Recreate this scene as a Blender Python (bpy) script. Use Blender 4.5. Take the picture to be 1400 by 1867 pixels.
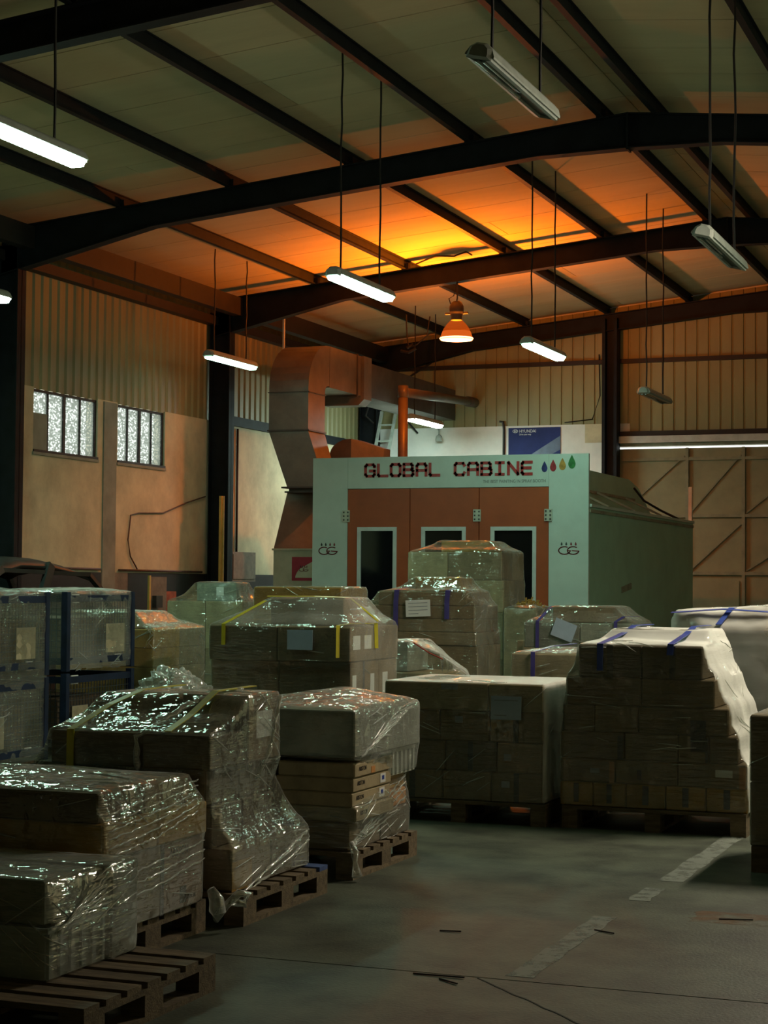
import bpy, bmesh, math, random
from mathutils import Vector, Matrix, noise
from mathutils.bvhtree import BVHTree

for o in list(bpy.data.objects):
    bpy.data.objects.remove(o)
scene = bpy.context.scene
COL = scene.collection
random.seed(7)

# ------------------------------------------------------------------ camera
F_PX, TH, CAM_H = 3300.0, math.atan(1270 / 3300.0), 1.6
PITCH, ROLL = math.atan((1060 - 933.5) / F_PX), 0.008
fwd = Vector((-math.sin(TH) * math.cos(PITCH), math.cos(TH) * math.cos(PITCH), math.sin(PITCH)))
r0 = Vector((math.cos(TH), math.sin(TH), 0))
u0 = r0.cross(fwd)
rt = r0 * math.cos(ROLL) + u0 * math.sin(ROLL)
up = -r0 * math.sin(ROLL) + u0 * math.cos(ROLL)
cd = bpy.data.cameras.new('camera')
cd.sensor_fit = 'HORIZONTAL'; cd.sensor_width = 36.0; cd.lens = 36.0 * F_PX / 1400.0
cd.clip_start = 0.1; cd.clip_end = 200
cam = bpy.data.objects.new('camera', cd); COL.objects.link(cam)
cam.matrix_world = Matrix(((rt.x, up.x, -fwd.x, 0), (rt.y, up.y, -fwd.y, 0), (rt.z, up.z, -fwd.z, CAM_H), (0, 0, 0, 1)))
scene.camera = cam

# ------------------------------------------------------------------ world, exposure, lamp levels
world = bpy.data.worlds.new('world'); scene.world = world; world.use_nodes = True
bg = world.node_tree.nodes['Background']
bg.inputs[0].default_value = (0.93, 1.0, 0.95, 1); bg.inputs[1].default_value = 2.8
vs = scene.view_settings
vs.view_transform = 'Standard'; vs.look = 'None'; vs.gamma = 1.0; vs.use_curve_mapping = False
vs.exposure = -0.08
TUBE_COOL = ((0.56, 1.0, 0.75), 44.0)      # lit fluorescent covers: colour, strength
TUBE_WARM = ((1.0, 0.86, 0.66), 310.0)
SODIUM = ((1.0, 0.225, 0.010), 2000.0)        # high-bay lamp

# ------------------------------------------------------------------ materials
MATS = {}
def _nt(name):
    m = bpy.data.materials.new(name); m.use_nodes = True
    nt = m.node_tree; nt.nodes.clear()
    return m, nt, nt.nodes, nt.links
def mat(name, col, rough=0.6, metal=0.0, var=0.18, scale=6.0, bump=0.0, bscale=40.0, rnd=0.0, stretch=(1, 1, 1), col2=None, spec=0.5):
    m, nt, N, L = _nt(name)
    out = N.new('ShaderNodeOutputMaterial'); b = N.new('ShaderNodeBsdfPrincipled')
    L.new(b.outputs[0], out.inputs[0])
    b.inputs['Roughness'].default_value = rough; b.inputs['Metallic'].default_value = metal
    b.inputs['Specular IOR Level'].default_value = spec
    tc = N.new('ShaderNodeTexCoord'); mp = N.new('ShaderNodeMapping'); mp.inputs['Scale'].default_value = stretch
    L.new(tc.outputs['Object'], mp.inputs[0])
    nz = N.new('ShaderNodeTexNoise'); nz.inputs['Scale'].default_value = scale; nz.inputs['Detail'].default_value = 6
    nz.inputs['Roughness'].default_value = 0.65
    L.new(mp.outputs[0], nz.inputs['Vector'])
    rp = N.new('ShaderNodeValToRGB')
    c2 = col2 or tuple(c * (1 - var * 2.2) for c in col)
    c1 = tuple(min(1, c * (1 + var * 0.7)) for c in col)
    rp.color_ramp.elements[0].position = 0.32; rp.color_ramp.elements[0].color = (*c2, 1)
    rp.color_ramp.elements[1].position = 0.62; rp.color_ramp.elements[1].color = (*c1, 1)
    L.new(nz.outputs['Fac'], rp.inputs[0])
    src = rp.outputs[0]
    if rnd:
        oi = N.new('ShaderNodeObjectInfo'); hs = N.new('ShaderNodeHueSaturation')
        mr = N.new('ShaderNodeMapRange'); mr.inputs[3].default_value = 1 - rnd; mr.inputs[4].default_value = 1 + rnd
        L.new(oi.outputs['Random'], mr.inputs[0]); L.new(mr.outputs[0], hs.inputs['Value'])
        L.new(src, hs.inputs['Color']); src = hs.outputs[0]
    L.new(src, b.inputs['Base Color'])
    if bump:
        n2 = N.new('ShaderNodeTexNoise'); n2.inputs['Scale'].default_value = bscale; n2.inputs['Detail'].default_value = 4
        L.new(mp.outputs[0], n2.inputs['Vector'])
        bp = N.new('ShaderNodeBump'); bp.inputs['Strength'].default_value = bump; bp.inputs['Distance'].default_value = 0.01
        L.new(n2.outputs['Fac'], bp.inputs['Height']); L.new(bp.outputs[0], b.inputs['Normal'])
    MATS[name] = m
    return m
def emit(name, col, strength):
    m, nt, N, L = _nt(name)
    out = N.new('ShaderNodeOutputMaterial'); e = N.new('ShaderNodeEmission')
    e.inputs[0].default_value = (*col, 1); e.inputs[1].default_value = strength
    L.new(e.outputs[0], out.inputs[0]); MATS[name] = m
    return m

mat('concrete', (0.080, 0.096, 0.066), 0.55, var=0.30, scale=2.6, bump=0.3, bscale=60)
mat('roof_panel', (0.52, 0.455, 0.29), 0.9, var=0.05, scale=0.8, stretch=(0.4, 2, 1), spec=0.2)
mat('steel', (0.008, 0.010, 0.013), 0.65, var=0.25, scale=4, spec=0.25)
mat('steel_brown', (0.016, 0.012, 0.010), 0.6, var=0.2, scale=4)
mat('plaster', (0.60, 0.54, 0.36), 0.85, var=0.12, scale=1.6, bump=0.15, bscale=30)
mat('white_wall', (0.78, 0.78, 0.74), 0.85, var=0.05, scale=2, bump=0.15, bscale=30)
mat('pilaster', (0.27, 0.28, 0.23), 0.85, var=0.12, scale=2)
mat('dado', (0.012, 0.012, 0.014), 0.6, var=0.2)
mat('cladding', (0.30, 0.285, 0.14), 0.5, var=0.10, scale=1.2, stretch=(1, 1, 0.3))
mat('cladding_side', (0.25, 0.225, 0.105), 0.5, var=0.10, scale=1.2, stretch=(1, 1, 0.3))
mat('gate_sheet', (0.26, 0.245, 0.135), 0.6, var=0.10, scale=1.5)
mat('gate_frame', (0.24, 0.23, 0.14), 0.6, var=0.12)
mat('rail_grey', (0.55, 0.58, 0.55), 0.45, var=0.08)
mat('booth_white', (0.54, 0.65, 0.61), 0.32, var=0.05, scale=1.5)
mat('booth_side_shade', (0.36, 0.58, 0.45), 0.5, var=0.06, scale=1.5)  # greenish shade on the white panels put into their colour
mat('booth_roof', (0.30, 0.30, 0.22), 0.6, var=0.2, scale=2)
mat('booth_red', (0.38, 0.075, 0.018), 0.42, var=0.08, scale=2)
mat('window_trim', (0.60, 0.66, 0.66), 0.35, var=0.05)
mat('dark_glass', (0.006, 0.007, 0.009), 0.06, var=0.1)
mat('hinge', (0.52, 0.54, 0.46), 0.4, metal=0.3, var=0.1)
mat('bolt', (0.05, 0.05, 0.05), 0.4)
mat('letter_red', (0.42, 0.03, 0.03), 0.35, var=0.15, scale=30)
mat('letter_grey', (0.20, 0.22, 0.21), 0.5, var=0.1)
mat('drop_blue', (0.03, 0.04, 0.20), 0.3, var=0.3, scale=20)
mat('drop_red', (0.38, 0.03, 0.04), 0.3, var=0.25, scale=20)
mat('drop_yellow', (0.50, 0.28, 0.06), 0.3, var=0.2, scale=20)
mat('drop_green', (0.04, 0.22, 0.06), 0.3, var=0.25, scale=20)
mat('logo_maroon', (0.20, 0.02, 0.03), 0.5, var=0.2, scale=20)
mat('logo_dark', (0.03, 0.05, 0.05), 0.5)
mat('sticker_red', (0.40, 0.03, 0.06), 0.5, var=0.1)
mat('sticker_cream', (0.60, 0.58, 0.44), 0.5, var=0.05)
mat('cabinet_cream', (0.48, 0.46, 0.34), 0.5, var=0.06)
mat('duct', (0.135, 0.120, 0.100), 0.45, metal=0.15, var=0.14, scale=2.5)
mat('duct_dark', (0.06, 0.05, 0.04), 0.5, var=0.2, scale=3)
mat('flange', (0.06, 0.05, 0.045), 0.5, var=0.2)
mat('pipe_brown', (0.085, 0.06, 0.045), 0.45, metal=0.1, var=0.1)
mat('ladder', (0.45, 0.52, 0.48), 0.5, var=0.1)
mat('poster_blue', (0.015, 0.03, 0.15), 0.8, var=0.15, scale=1.2)
mat('poster_band', (0.10, 0.15, 0.24), 0.35, var=0.1)
mat('print_white', (0.75, 0.78, 0.78), 0.5, var=0.03)
mat('cable', (0.012, 0.010, 0.009), 0.6)
mat('cable_brown', (0.10, 0.04, 0.02), 0.6)
mat('fixture_grey', (0.34, 0.38, 0.34), 0.45, var=0.1)
mat('fixture_dark', (0.05, 0.06, 0.055), 0.4, var=0.2, scale=12)
mat('fixture_clear', (0.30, 0.36, 0.32), 0.2, var=0.15, scale=10)
mat('tube_off', (0.6, 0.64, 0.6), 0.3, var=0.03)
mat('lamp_housing', (0.03, 0.028, 0.026), 0.5)
mat('car_paint', (0.018, 0.021, 0.020), 0.45, var=0.25, scale=5)
mat('yellow_and_lamplit', (0.55, 0.40, 0.10), 0.5, var=0.1)
mat('grey_box', (0.20, 0.17, 0.13), 0.6, var=0.15)
mat('red_panel', (0.35, 0.08, 0.03), 0.6)
for nm, c in dict(brown=(0.22, 0.155, 0.085), dark=(0.12, 0.09, 0.055), tan=(0.33, 0.26, 0.15), yellow=(0.38, 0.22, 0.045), pink=(0.26, 0.155, 0.105),
                  grey=(0.26, 0.27, 0.22), orange=(0.48, 0.20, 0.05), white=(0.62, 0.64, 0.58)).items():
    mat('carton_' + nm, c, 0.8, var=0.12, scale=7, bump=0.2, bscale=50, rnd=0.16)
mat('crate_grey', (0.50, 0.55, 0.53), 0.4, var=0.08, scale=5)
mat('tape_dark', (0.045, 0.045, 0.05), 0.35, var=0.2)
mat('tape_brown', (0.42, 0.20, 0.07), 0.3, var=0.1)
mat('paper_white', (0.74, 0.74, 0.72), 0.7, var=0.03)
mat('paper_blue', (0.40, 0.50, 0.62), 0.7, var=0.05)
mat('paper_print', (0.28, 0.30, 0.33), 0.7, var=0.05)
mat('ink', (0.04, 0.035, 0.03), 0.7)
mat('ink_red', (0.35, 0.05, 0.03), 0.7)
mat('band_yellow', (0.55, 0.50, 0.03), 0.35, var=0.08)
mat('band_blue', (0.05, 0.09, 0.38), 0.3, var=0.1)
mat('band_purple', (0.07, 0.06, 0.25), 0.3, var=0.1)
mat('wood', (0.17, 0.125, 0.072), 0.75, var=0.25, scale=5, stretch=(1, 6, 6), bump=0.4, bscale=20, rnd=0.15)
mat('wood_blue', (0.05, 0.09, 0.25), 0.7, var=0.2)
mat('cage_blue', (0.010, 0.020, 0.055), 0.5, var=0.25, scale=6)
mat('wire', (0.05, 0.055, 0.06), 0.45)
mat('scrap_paper', (0.50, 0.42, 0.27), 0.8, var=0.15)
mat('crack', (0.03, 0.03, 0.025), 0.9)
emit('tube_cool', *TUBE_COOL); emit('tube_dim', TUBE_COOL[0], 9.0); emit('tube_bright', TUBE_COOL[0], 150.0); emit('tube_wall', (0.74, 1.0, 0.9), 210.0); emit('tube_warm', *TUBE_WARM)

def film_mat(name, tint=(0.93, 0.96, 0.94), milk=0.075, gl=0.26, rough=0.06, bump=0.8, scale=1.0):
    m, nt, N, L = _nt(name)
    out = N.new('ShaderNodeOutputMaterial')
    tr = N.new('ShaderNodeBsdfTransparent'); tr.inputs[0].default_value = (*tint, 1)
    df = N.new('ShaderNodeBsdfDiffuse'); df.inputs[0].default_value = (0.78, 0.80, 0.76, 1)
    gs = N.new('ShaderNodeBsdfGlossy'); gs.inputs['Roughness'].default_value = rough; gs.inputs[0].default_value = (0.95, 0.97, 0.95, 1)
    tc = N.new('ShaderNodeTexCoord')
    acc = None
    specs = (((0, 0, 0), (5, 5, 48), 1.0, 0), ((0.6, 0.5, 0.3), (5, 5, 52), 1.0, 1), ((-0.6, -0.5, 0.2), (5, 5, 50), 1.0, 2), ((0, 0, 0), (11, 11, 11), 1.6, None))
    for rot, sc, w, mk in specs:
        mp = N.new('ShaderNodeMapping'); mp.inputs['Rotation'].default_value = rot
        mp.inputs['Scale'].default_value = tuple(s * scale for s in sc)
        L.new(tc.outputs['Object'], mp.inputs[0])
        nz = N.new('ShaderNodeTexNoise'); nz.inputs['Scale'].default_value = 1.0; nz.inputs['Detail'].default_value = 2
        nz.inputs['Distortion'].default_value = 0.5
        L.new(mp.outputs[0], nz.inputs['Vector'])
        mu = N.new('ShaderNodeMath'); mu.operation = 'MULTIPLY'; mu.inputs[1].default_value = w
        L.new(nz.outputs['Fac'], mu.inputs[0]); src = mu.outputs[0]
        if mk is not None:
            mp2 = N.new('ShaderNodeMapping'); mp2.inputs['Location'].default_value = (mk * 7.3, mk * 3.1, mk * 5.7); L.new(tc.outputs['Object'], mp2.inputs[0])
            n2 = N.new('ShaderNodeTexNoise'); n2.inputs['Scale'].default_value = 3.5; n2.inputs['Detail'].default_value = 1; L.new(mp2.outputs[0], n2.inputs['Vector'])
            m2 = N.new('ShaderNodeMapRange'); m2.inputs[1].default_value = 0.44; m2.inputs[2].default_value = 0.58; L.new(n2.outputs['Fac'], m2.inputs[0])
            m3 = N.new('ShaderNodeMath'); m3.operation = 'MULTIPLY'; L.new(src, m3.inputs[0]); L.new(m2.outputs[0], m3.inputs[1]); src = m3.outputs[0]
        if acc is None: acc = src
        else:
            ad = N.new('ShaderNodeMath'); ad.operation = 'ADD'
            L.new(acc, ad.inputs[0]); L.new(src, ad.inputs[1]); acc = ad.outputs[0]
    bp = N.new('ShaderNodeBump'); bp.inputs['Strength'].default_value = bump; bp.inputs['Distance'].default_value = 0.012
    L.new(acc, bp.inputs['Height']); L.new(bp.outputs[0], gs.inputs['Normal'])
    # milkiness: thin film, thicker where several wraps overlap
    nz = N.new('ShaderNodeTexNoise'); nz.inputs['Scale'].default_value = 2.2; nz.inputs['Detail'].default_value = 3
    L.new(tc.outputs['Object'], nz.inputs['Vector'])
    mr = N.new('ShaderNodeMapRange'); mr.inputs[1].default_value = 0.35; mr.inputs[2].default_value = 0.7
    mr.inputs[3].default_value = milk * 0.5; mr.inputs[4].default_value = milk * 1.7
    L.new(nz.outputs['Fac'], mr.inputs[0])
    # optical path grows with 1/cos of the viewing angle: 1 - exp(-tau / cos)
    lw = N.new('ShaderNodeLayerWeight'); lw.inputs['Blend'].default_value = 0.5
    cs = N.new('ShaderNodeMath'); cs.operation = 'SUBTRACT'; cs.inputs[0].default_value = 1.03; L.new(lw.outputs['Facing'], cs.inputs[1])
    dv = N.new('ShaderNodeMath'); dv.operation = 'DIVIDE'; L.new(mr.outputs[0], dv.inputs[0]); L.new(cs.outputs[0], dv.inputs[1])
    ng = N.new('ShaderNodeMath'); ng.operation = 'MULTIPLY'; ng.inputs[1].default_value = -1; L.new(dv.outputs[0], ng.inputs[0])
    ex = N.new('ShaderNodeMath'); ex.operation = 'EXPONENT'; L.new(ng.outputs[0], ex.inputs[0])
    ma = N.new('ShaderNodeMath'); ma.operation = 'SUBTRACT'; ma.inputs[0].default_value = 1.0; L.new(ex.outputs[0], ma.inputs[1])
    m1 = N.new('ShaderNodeMath'); m1.operation = 'POWER'; m1.inputs[1].default_value = 4.0
    L.new(lw.outputs['Facing'], m1.inputs[0])
    x1 = N.new('ShaderNodeMixShader'); L.new(ma.outputs[0], x1.inputs[0]); L.new(tr.outputs[0], x1.inputs[1]); L.new(df.outputs[0], x1.inputs[2])
    mg = N.new('ShaderNodeMath'); mg.operation = 'MULTIPLY_ADD'; mg.inputs[1].default_value = 0.25; mg.inputs[2].default_value = gl
    L.new(m1.outputs[0], mg.inputs[0])
    x2 = N.new('ShaderNodeMixShader'); L.new(mg.outputs[0], x2.inputs[0]); L.new(x1.outputs[0], x2.inputs[1]); L.new(gs.outputs[0], x2.inputs[2])
    L.new(x2.outputs[0], out.inputs[0]); MATS[name] = m
    return m
film_mat('film'); film_mat('film_milky', milk=0.10, gl=0.16); film_mat('film_white', milk=0.5, gl=0.10)
film_mat('film_tight', milk=0.03, gl=0.12)
film_mat('film_crease', milk=0.30, gl=0.35, rough=0.10, bump=0.3); film_mat('film_crumpled', milk=0.22, gl=0.22, bump=1.0, scale=1.0)

def pane_mat():
    m, nt, N, L = _nt('pane')
    out = N.new('ShaderNodeOutputMaterial')
    tr = N.new('ShaderNodeBsdfTransparent'); tl = N.new('ShaderNodeBsdfTranslucent'); tl.inputs[0].default_value = (0.28, 0.30, 0.27, 1)
    tc = N.new('ShaderNodeTexCoord'); mp = N.new('ShaderNodeMapping'); mp.inputs['Scale'].default_value = (1, 9, 16)
    L.new(tc.outputs['Object'], mp.inputs[0])
    vo = N.new('ShaderNodeTexVoronoi'); vo.inputs['Scale'].default_value = 2.2; L.new(mp.outputs[0], vo.inputs['Vector'])
    mr = N.new('ShaderNodeMapRange'); mr.inputs[1].default_value = 0.1; mr.inputs[2].default_value = 0.6; mr.inputs[3].default_value = 0.15; mr.inputs[4].default_value = 0.85
    L.new(vo.outputs['Distance'], mr.inputs[0])
    x = N.new('ShaderNodeMixShader'); L.new(mr.outputs[0], x.inputs[0]); L.new(tr.outputs[0], x.inputs[1]); L.new(tl.outputs[0], x.inputs[2])
    L.new(x.outputs[0], out.inputs[0]); MATS['pane'] = m
pane_mat()
def worn_mat(name, col, lo, hi, scale=9):
    m, nt, N, L = _nt(name)
    out = N.new('ShaderNodeOutputMaterial'); b = N.new('ShaderNodeBsdfPrincipled'); b.inputs['Base Color'].default_value = (*col, 1); b.inputs['Roughness'].default_value = 0.6
    tr = N.new('ShaderNodeBsdfTransparent'); tc = N.new('ShaderNodeTexCoord')
    nz = N.new('ShaderNodeTexNoise'); nz.inputs['Scale'].default_value = scale; nz.inputs['Detail'].default_value = 8; nz.inputs['Roughness'].default_value = 0.7
    L.new(tc.outputs['Object'], nz.inputs['Vector'])
    mr = N.new('ShaderNodeMapRange'); mr.inputs[1].default_value = lo; mr.inputs[2].default_value = hi; mr.inputs[3].default_value = 0; mr.inputs[4].default_value = 0.75
    L.new(nz.outputs['Fac'], mr.inputs[0])
    x = N.new('ShaderNodeMixShader'); L.new(mr.outputs[0], x.inputs[0]); L.new(tr.outputs[0], x.inputs[1]); L.new(b.outputs[0], x.inputs[2])
    L.new(x.outputs[0], out.inputs[0]); MATS[name] = m
worn_mat('road_paint', (0.24, 0.27, 0.23), 0.36, 0.52)
worn_mat('orange_lamplight', (0.30, 0.12, 0.03), 0.42, 0.85, 3)  # broken orange tone for lamp light on the floor
def shade_mat(name, clear, glow, col=(1.0, 0.16, 0.015)):
    m, nt, N, L = _nt(name)
    out = N.new('ShaderNodeOutputMaterial'); tr = N.new('ShaderNodeBsdfTransparent'); tr.inputs[0].default_value = (1, 0.8, 0.6, 1)
    e = N.new('ShaderNodeEmission'); e.inputs[0].default_value = (*col, 1); e.inputs[1].default_value = glow
    x = N.new('ShaderNodeMixShader'); x.inputs[0].default_value = 1 - clear
    L.new(tr.outputs[0], x.inputs[1]); L.new(e.outputs[0], x.inputs[2]); L.new(x.outputs[0], out.inputs[0]); MATS[name] = m
shade_mat('lamp_lens', .20, 12.0, (1.0, 0.38, 0.12)); shade_mat('lamp_shade', .01, .72); shade_mat('lamp_neck', .62, .7, (1.0, .14, .01))

# ------------------------------------------------------------------ helpers
OFF = {}
def base_of(parent):
    return OFF.get(parent.name, Vector((0, 0, 0))) if parent else Vector((0, 0, 0))
def tag(o, label=None, cat=None, group=None, kind=None):
    if label: o['label'] = label
    if cat: o['category'] = cat
    if group: o['group'] = group
    if kind: o['kind'] = kind
    return o
def thing(name, label, cat, loc, group=None, kind=None):
    o = bpy.data.objects.new(name, None); COL.objects.link(o); o.location = loc; o.empty_display_size = 0.1
    OFF[o.name] = Vector(loc)
    return tag(o, label, cat, group, kind)
class M:
    def __init__(s): s.v = []; s.f = []
    def box(s, x0, x1, y0, y1, z0, z1):
        b = len(s.v)
        s.v += [(x0, y0, z0), (x1, y0, z0), (x1, y1, z0), (x0, y1, z0), (x0, y0, z1), (x1, y0, z1), (x1, y1, z1), (x0, y1, z1)]
        s.f += [tuple(b + i for i in q) for q in ((3, 2, 1, 0), (4, 5, 6, 7), (0, 1, 5, 4), (1, 2, 6, 5), (2, 3, 7, 6), (3, 0, 4, 7))]
        return s
    def hexa(s, pts):   # 8 points, bottom loop then top loop
        b = len(s.v); s.v += [tuple(p) for p in pts]
        s.f += [tuple(b + i for i in q) for q in ((3, 2, 1, 0), (4, 5, 6, 7), (0, 1, 5, 4), (1, 2, 6, 5), (2, 3, 7, 6), (3, 0, 4, 7))]
        return s
    def bar(s, a, b, w, h=None, upv=(0, 0, 1)):
        a, b = Vector(a), Vector(b); h = h or w
        d = (b - a).normalized(); u = Vector(upv)
        if abs(d.dot(u)) > 0.95: u = Vector((1, 0, 0))
        sx = d.cross(u).normalized() * (w / 2); sy = sx.cross(d).normalized() * (h / 2)
        return s.hexa([a - sx - sy, a + sx - sy, a + sx + sy, a - sx + sy, b - sx - sy, b + sx - sy, b + sx + sy, b - sx + sy])
    def tube(s, path, r, n=8, caps=True):
        path = [Vector(p) for p in path]; rings = []
        for i, p in enumerate(path):
            d = (path[min(i + 1, len(path) - 1)] - path[max(i - 1, 0)]).normalized()
            u = Vector((0, 0, 1)) if abs(d.z) < 0.9 else Vector((1, 0, 0))
            a = d.cross(u).normalized(); c = a.cross(d).normalized()
            rr = r[i] if isinstance(r, (list, tuple)) else r
            b = len(s.v); rings.append(b)
            for k in range(n):
                t = 2 * math.pi * k / n
                q = p + a * (rr * math.cos(t)) + c * (rr * math.sin(t)); s.v.append(tuple(q))
        for i in range(len(rings) - 1):
            for k in range(n):
                k2 = (k + 1) % n
                s.f.append((rings[i] + k, rings[i] + k2, rings[i + 1] + k2, rings[i + 1] + k))
        if caps:
            s.f.append(tuple(rings[0] + k for k in range(n))[::-1]); s.f.append(tuple(rings[-1] + k for k in range(n)))
        return s
    def lathe(s, prof, c, n=28):
        b = len(s.v)
        for r, z in prof:
            for k in range(n):
                t = 2 * math.pi * k / n; s.v.append((c[0] + r * math.cos(t), c[1] + r * math.sin(t), c[2] + z))
        for i in range(len(prof) - 1):
            for k in range(n):
                k2 = (k + 1) % n
                s.f.append((b + i * n + k, b + i * n + k2, b + (i + 1) * n + k2, b + (i + 1) * n + k))
        return s
    def prism(s, prof, fn, t0, t1):   # closed 2D profile swept between t0 and t1; fn(u, v, t) -> point
        b = len(s.v); n = len(prof)
        for t in (t0, t1): s.v += [tuple(fn(u, v, t)) for u, v in prof]
        for i in range(n):
            j = (i + 1) % n; s.f.append((b + i, b + j, b + n + j, b + n + i))
        s.f.append(tuple(b + i for i in range(n))[::-1]); s.f.append(tuple(b + n + i for i in range(n)))
        return s
    def ribbon(s, path, wdir, w, t=0.003):   # flat band along a path
        path = [Vector(p) for p in path]; wd = Vector(wdir).normalized() * (w / 2); rows = []
        for i, p in enumerate(path):
            d = (path[min(i + 1, len(path) - 1)] - path[max(i - 1, 0)]).normalized()
            nn = d.cross(wd).normalized() * (t / 2); b = len(s.v); rows.append(b)
            s.v += [tuple(p - wd - nn), tuple(p + wd - nn), tuple(p + wd + nn), tuple(p - wd + nn)]
        for i in range(len(rows) - 1):
            for k in range(4):
                k2 = (k + 1) % 4; s.f.append((rows[i] + k, rows[i] + k2, rows[i + 1] + k2, rows[i + 1] + k))
        s.f.append((rows[0], rows[0] + 1, rows[0] + 2, rows[0] + 3)); s.f.append((rows[-1] + 3, rows[-1] + 2, rows[-1] + 1, rows[-1]))
        return s
    def build(s, name, m, parent=None, label=None, cat=None, group=None, kind=None, smooth=False, origin=None):
        me = bpy.data.meshes.new(name)
        if parent is not None: off = base_of(parent)
        elif origin is not None: off = Vector(origin)
        else:
            xs = [v[0] for v in s.v]; ys = [v[1] for v in s.v]; zs = [v[2] for v in s.v]
            off = Vector(((min(xs) + max(xs)) / 2, (min(ys) + max(ys)) / 2, min(zs)))
        me.from_pydata([(v[0] - off.x, v[1] - off.y, v[2] - off.z) for v in s.v], [], s.f)
        bm = bmesh.new(); bm.from_mesh(me); bmesh.ops.recalc_face_normals(bm, faces=bm.faces); bm.to_mesh(me); bm.free()
        me.materials.append(MATS[m])
        if smooth:
            for p in me.polygons: p.use_smooth = True
        o = bpy.data.objects.new(name, me); COL.objects.link(o)
        if parent is not None: o.parent = parent
        else: o.location = off
        OFF[o.name] = off
        return tag(o, label, cat, group, kind)
def text(s, name, size, loc, rot, m, parent, align='LEFT', ext=0.002, space=1.0, sx=1.0):
    cu = bpy.data.curves.new(name, 'FONT'); cu.body = s; cu.size = size; cu.extrude = ext; cu.align_x = align; cu.space_character = space
    cu.materials.append(MATS[m])
    tmp = bpy.data.objects.new(name + '_tmp', cu); COL.objects.link(tmp)
    me = bpy.data.meshes.new_from_object(tmp.evaluated_get(bpy.context.evaluated_depsgraph_get()))
    bpy.data.objects.remove(tmp); me.name = name
    o = bpy.data.objects.new(name, me); COL.objects.link(o); o.parent = parent
    o.location = Vector(loc) - base_of(parent); o.rotation_euler = rot; o.scale = (sx, 1, 1)
    return o
def link_copy(o, parent, off=None):
    c = o.copy(); COL.objects.link(c); c.parent = parent
    OFF[c.name] = off or base_of(parent)
    return c

# ================================================================== THE BUILDING
XL, XR, YF, YBK, XRIDGE = -13.53, 3.73, -4.0, 33.9, -4.9
FRAMES = (7.4, 14.0, 20.6, 27.0, 33.72)
def zr(x): return 7.09 - 0.0985 * abs(x - XRIDGE)
ROOF_GAP = 0.16

# floor: concrete bays with open joints
fl = M().box(XL - 0.2, XR + 0.2, YF - 0.2, YBK + 3, -0.20, -0.03).build('floor', 'concrete', kind='structure', origin=(0, 0, 0))
tag(fl, 'grey worn concrete workshop floor', 'floor')
ys = [YF, 0.05, 7.05, 14.05, 21.05, 28.05, YBK]
for i in range(len(ys) - 1):
    for x0, x1 in ((XL, -6.9), (-6.892, XR)):
        M().box(x0, x1, ys[i] + 0.006, ys[i + 1] - 0.006, -0.03, 0.0).build('floor_slab', 'concrete', fl)
def patch(name, x0, x1, y0, y1, m, parent, z=0.002, jag=0.02, seed=0, n=10):
    rn = random.Random(seed); mm = M(); a = []; b = []
    for i in range(n + 1):
        y = y0 + (y1 - y0) * i / n
        a.append((x0 + rn.uniform(-jag, jag), y)); b.append((x1 + rn.uniform(-jag, jag), y))
    mm.prism(a + b[::-1], lambda u, v, t: (u, v, t), 0.0005, z)
    return mm.build(name, m, parent)
patch('lane_marking', -2.19, -2.08, 7.12, 8.55, 'road_paint', fl, seed=1, jag=0.008)
patch('lane_marking', -2.15, -2.04, 9.05, 9.45, 'road_paint', fl, seed=2, jag=0.01, n=4)
patch('lane_marking', -2.13, -2.00, 9.7, 11.9, 'road_paint', fl, seed=3, jag=0.012)
patch('floor_lamplight', -1.75, -1.2, 8.6, 8.9, 'orange_lamplight', fl, z=0.0015, seed=5)  # orange lamp light painted on the floor as a faint patch
rn = random.Random(3)
pa = [Vector((-2.28, 7.03, 0.001)).lerp(Vector((-1.62, 6.36, 0.001)), i / 12) + Vector((rn.uniform(-.008, .008), rn.uniform(-.008, .008), 0)) for i in range(13)]
M().ribbon(pa, (0.7, 0.7, 0), 0.008, 0.002).build('floor_crack', 'crack', fl)
for i, (x, y, a, l) in enumerate(((-1.62, 8.7, 0.2, .16), (-2.55, 7.0, 0.0, .22), (-2.1, 8.2, -.5, .12), (-2.75, 7.9, .1, .10), (-1.35, 8.6, .4, .14), (-2.42, 6.95, -.6, .12))):
    M().bar((x, y, 0.004), (x + l * math.cos(a), y + l * math.sin(a), 0.006), 0.006).build(
        'wire_scrap', 'cable', None, ['thin dark wire scrap beside the worn lane marking', 'dark twig lying along the floor joint', 'short dark wire scrap on the lane marking',
        'tiny dark scrap near the orange floor light', 'thin dark scrap between the faint orange painted light patches', 'short dark twig crossing the end of the floor joint'][i], 'scrap', 'scraps on the floor')

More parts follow.
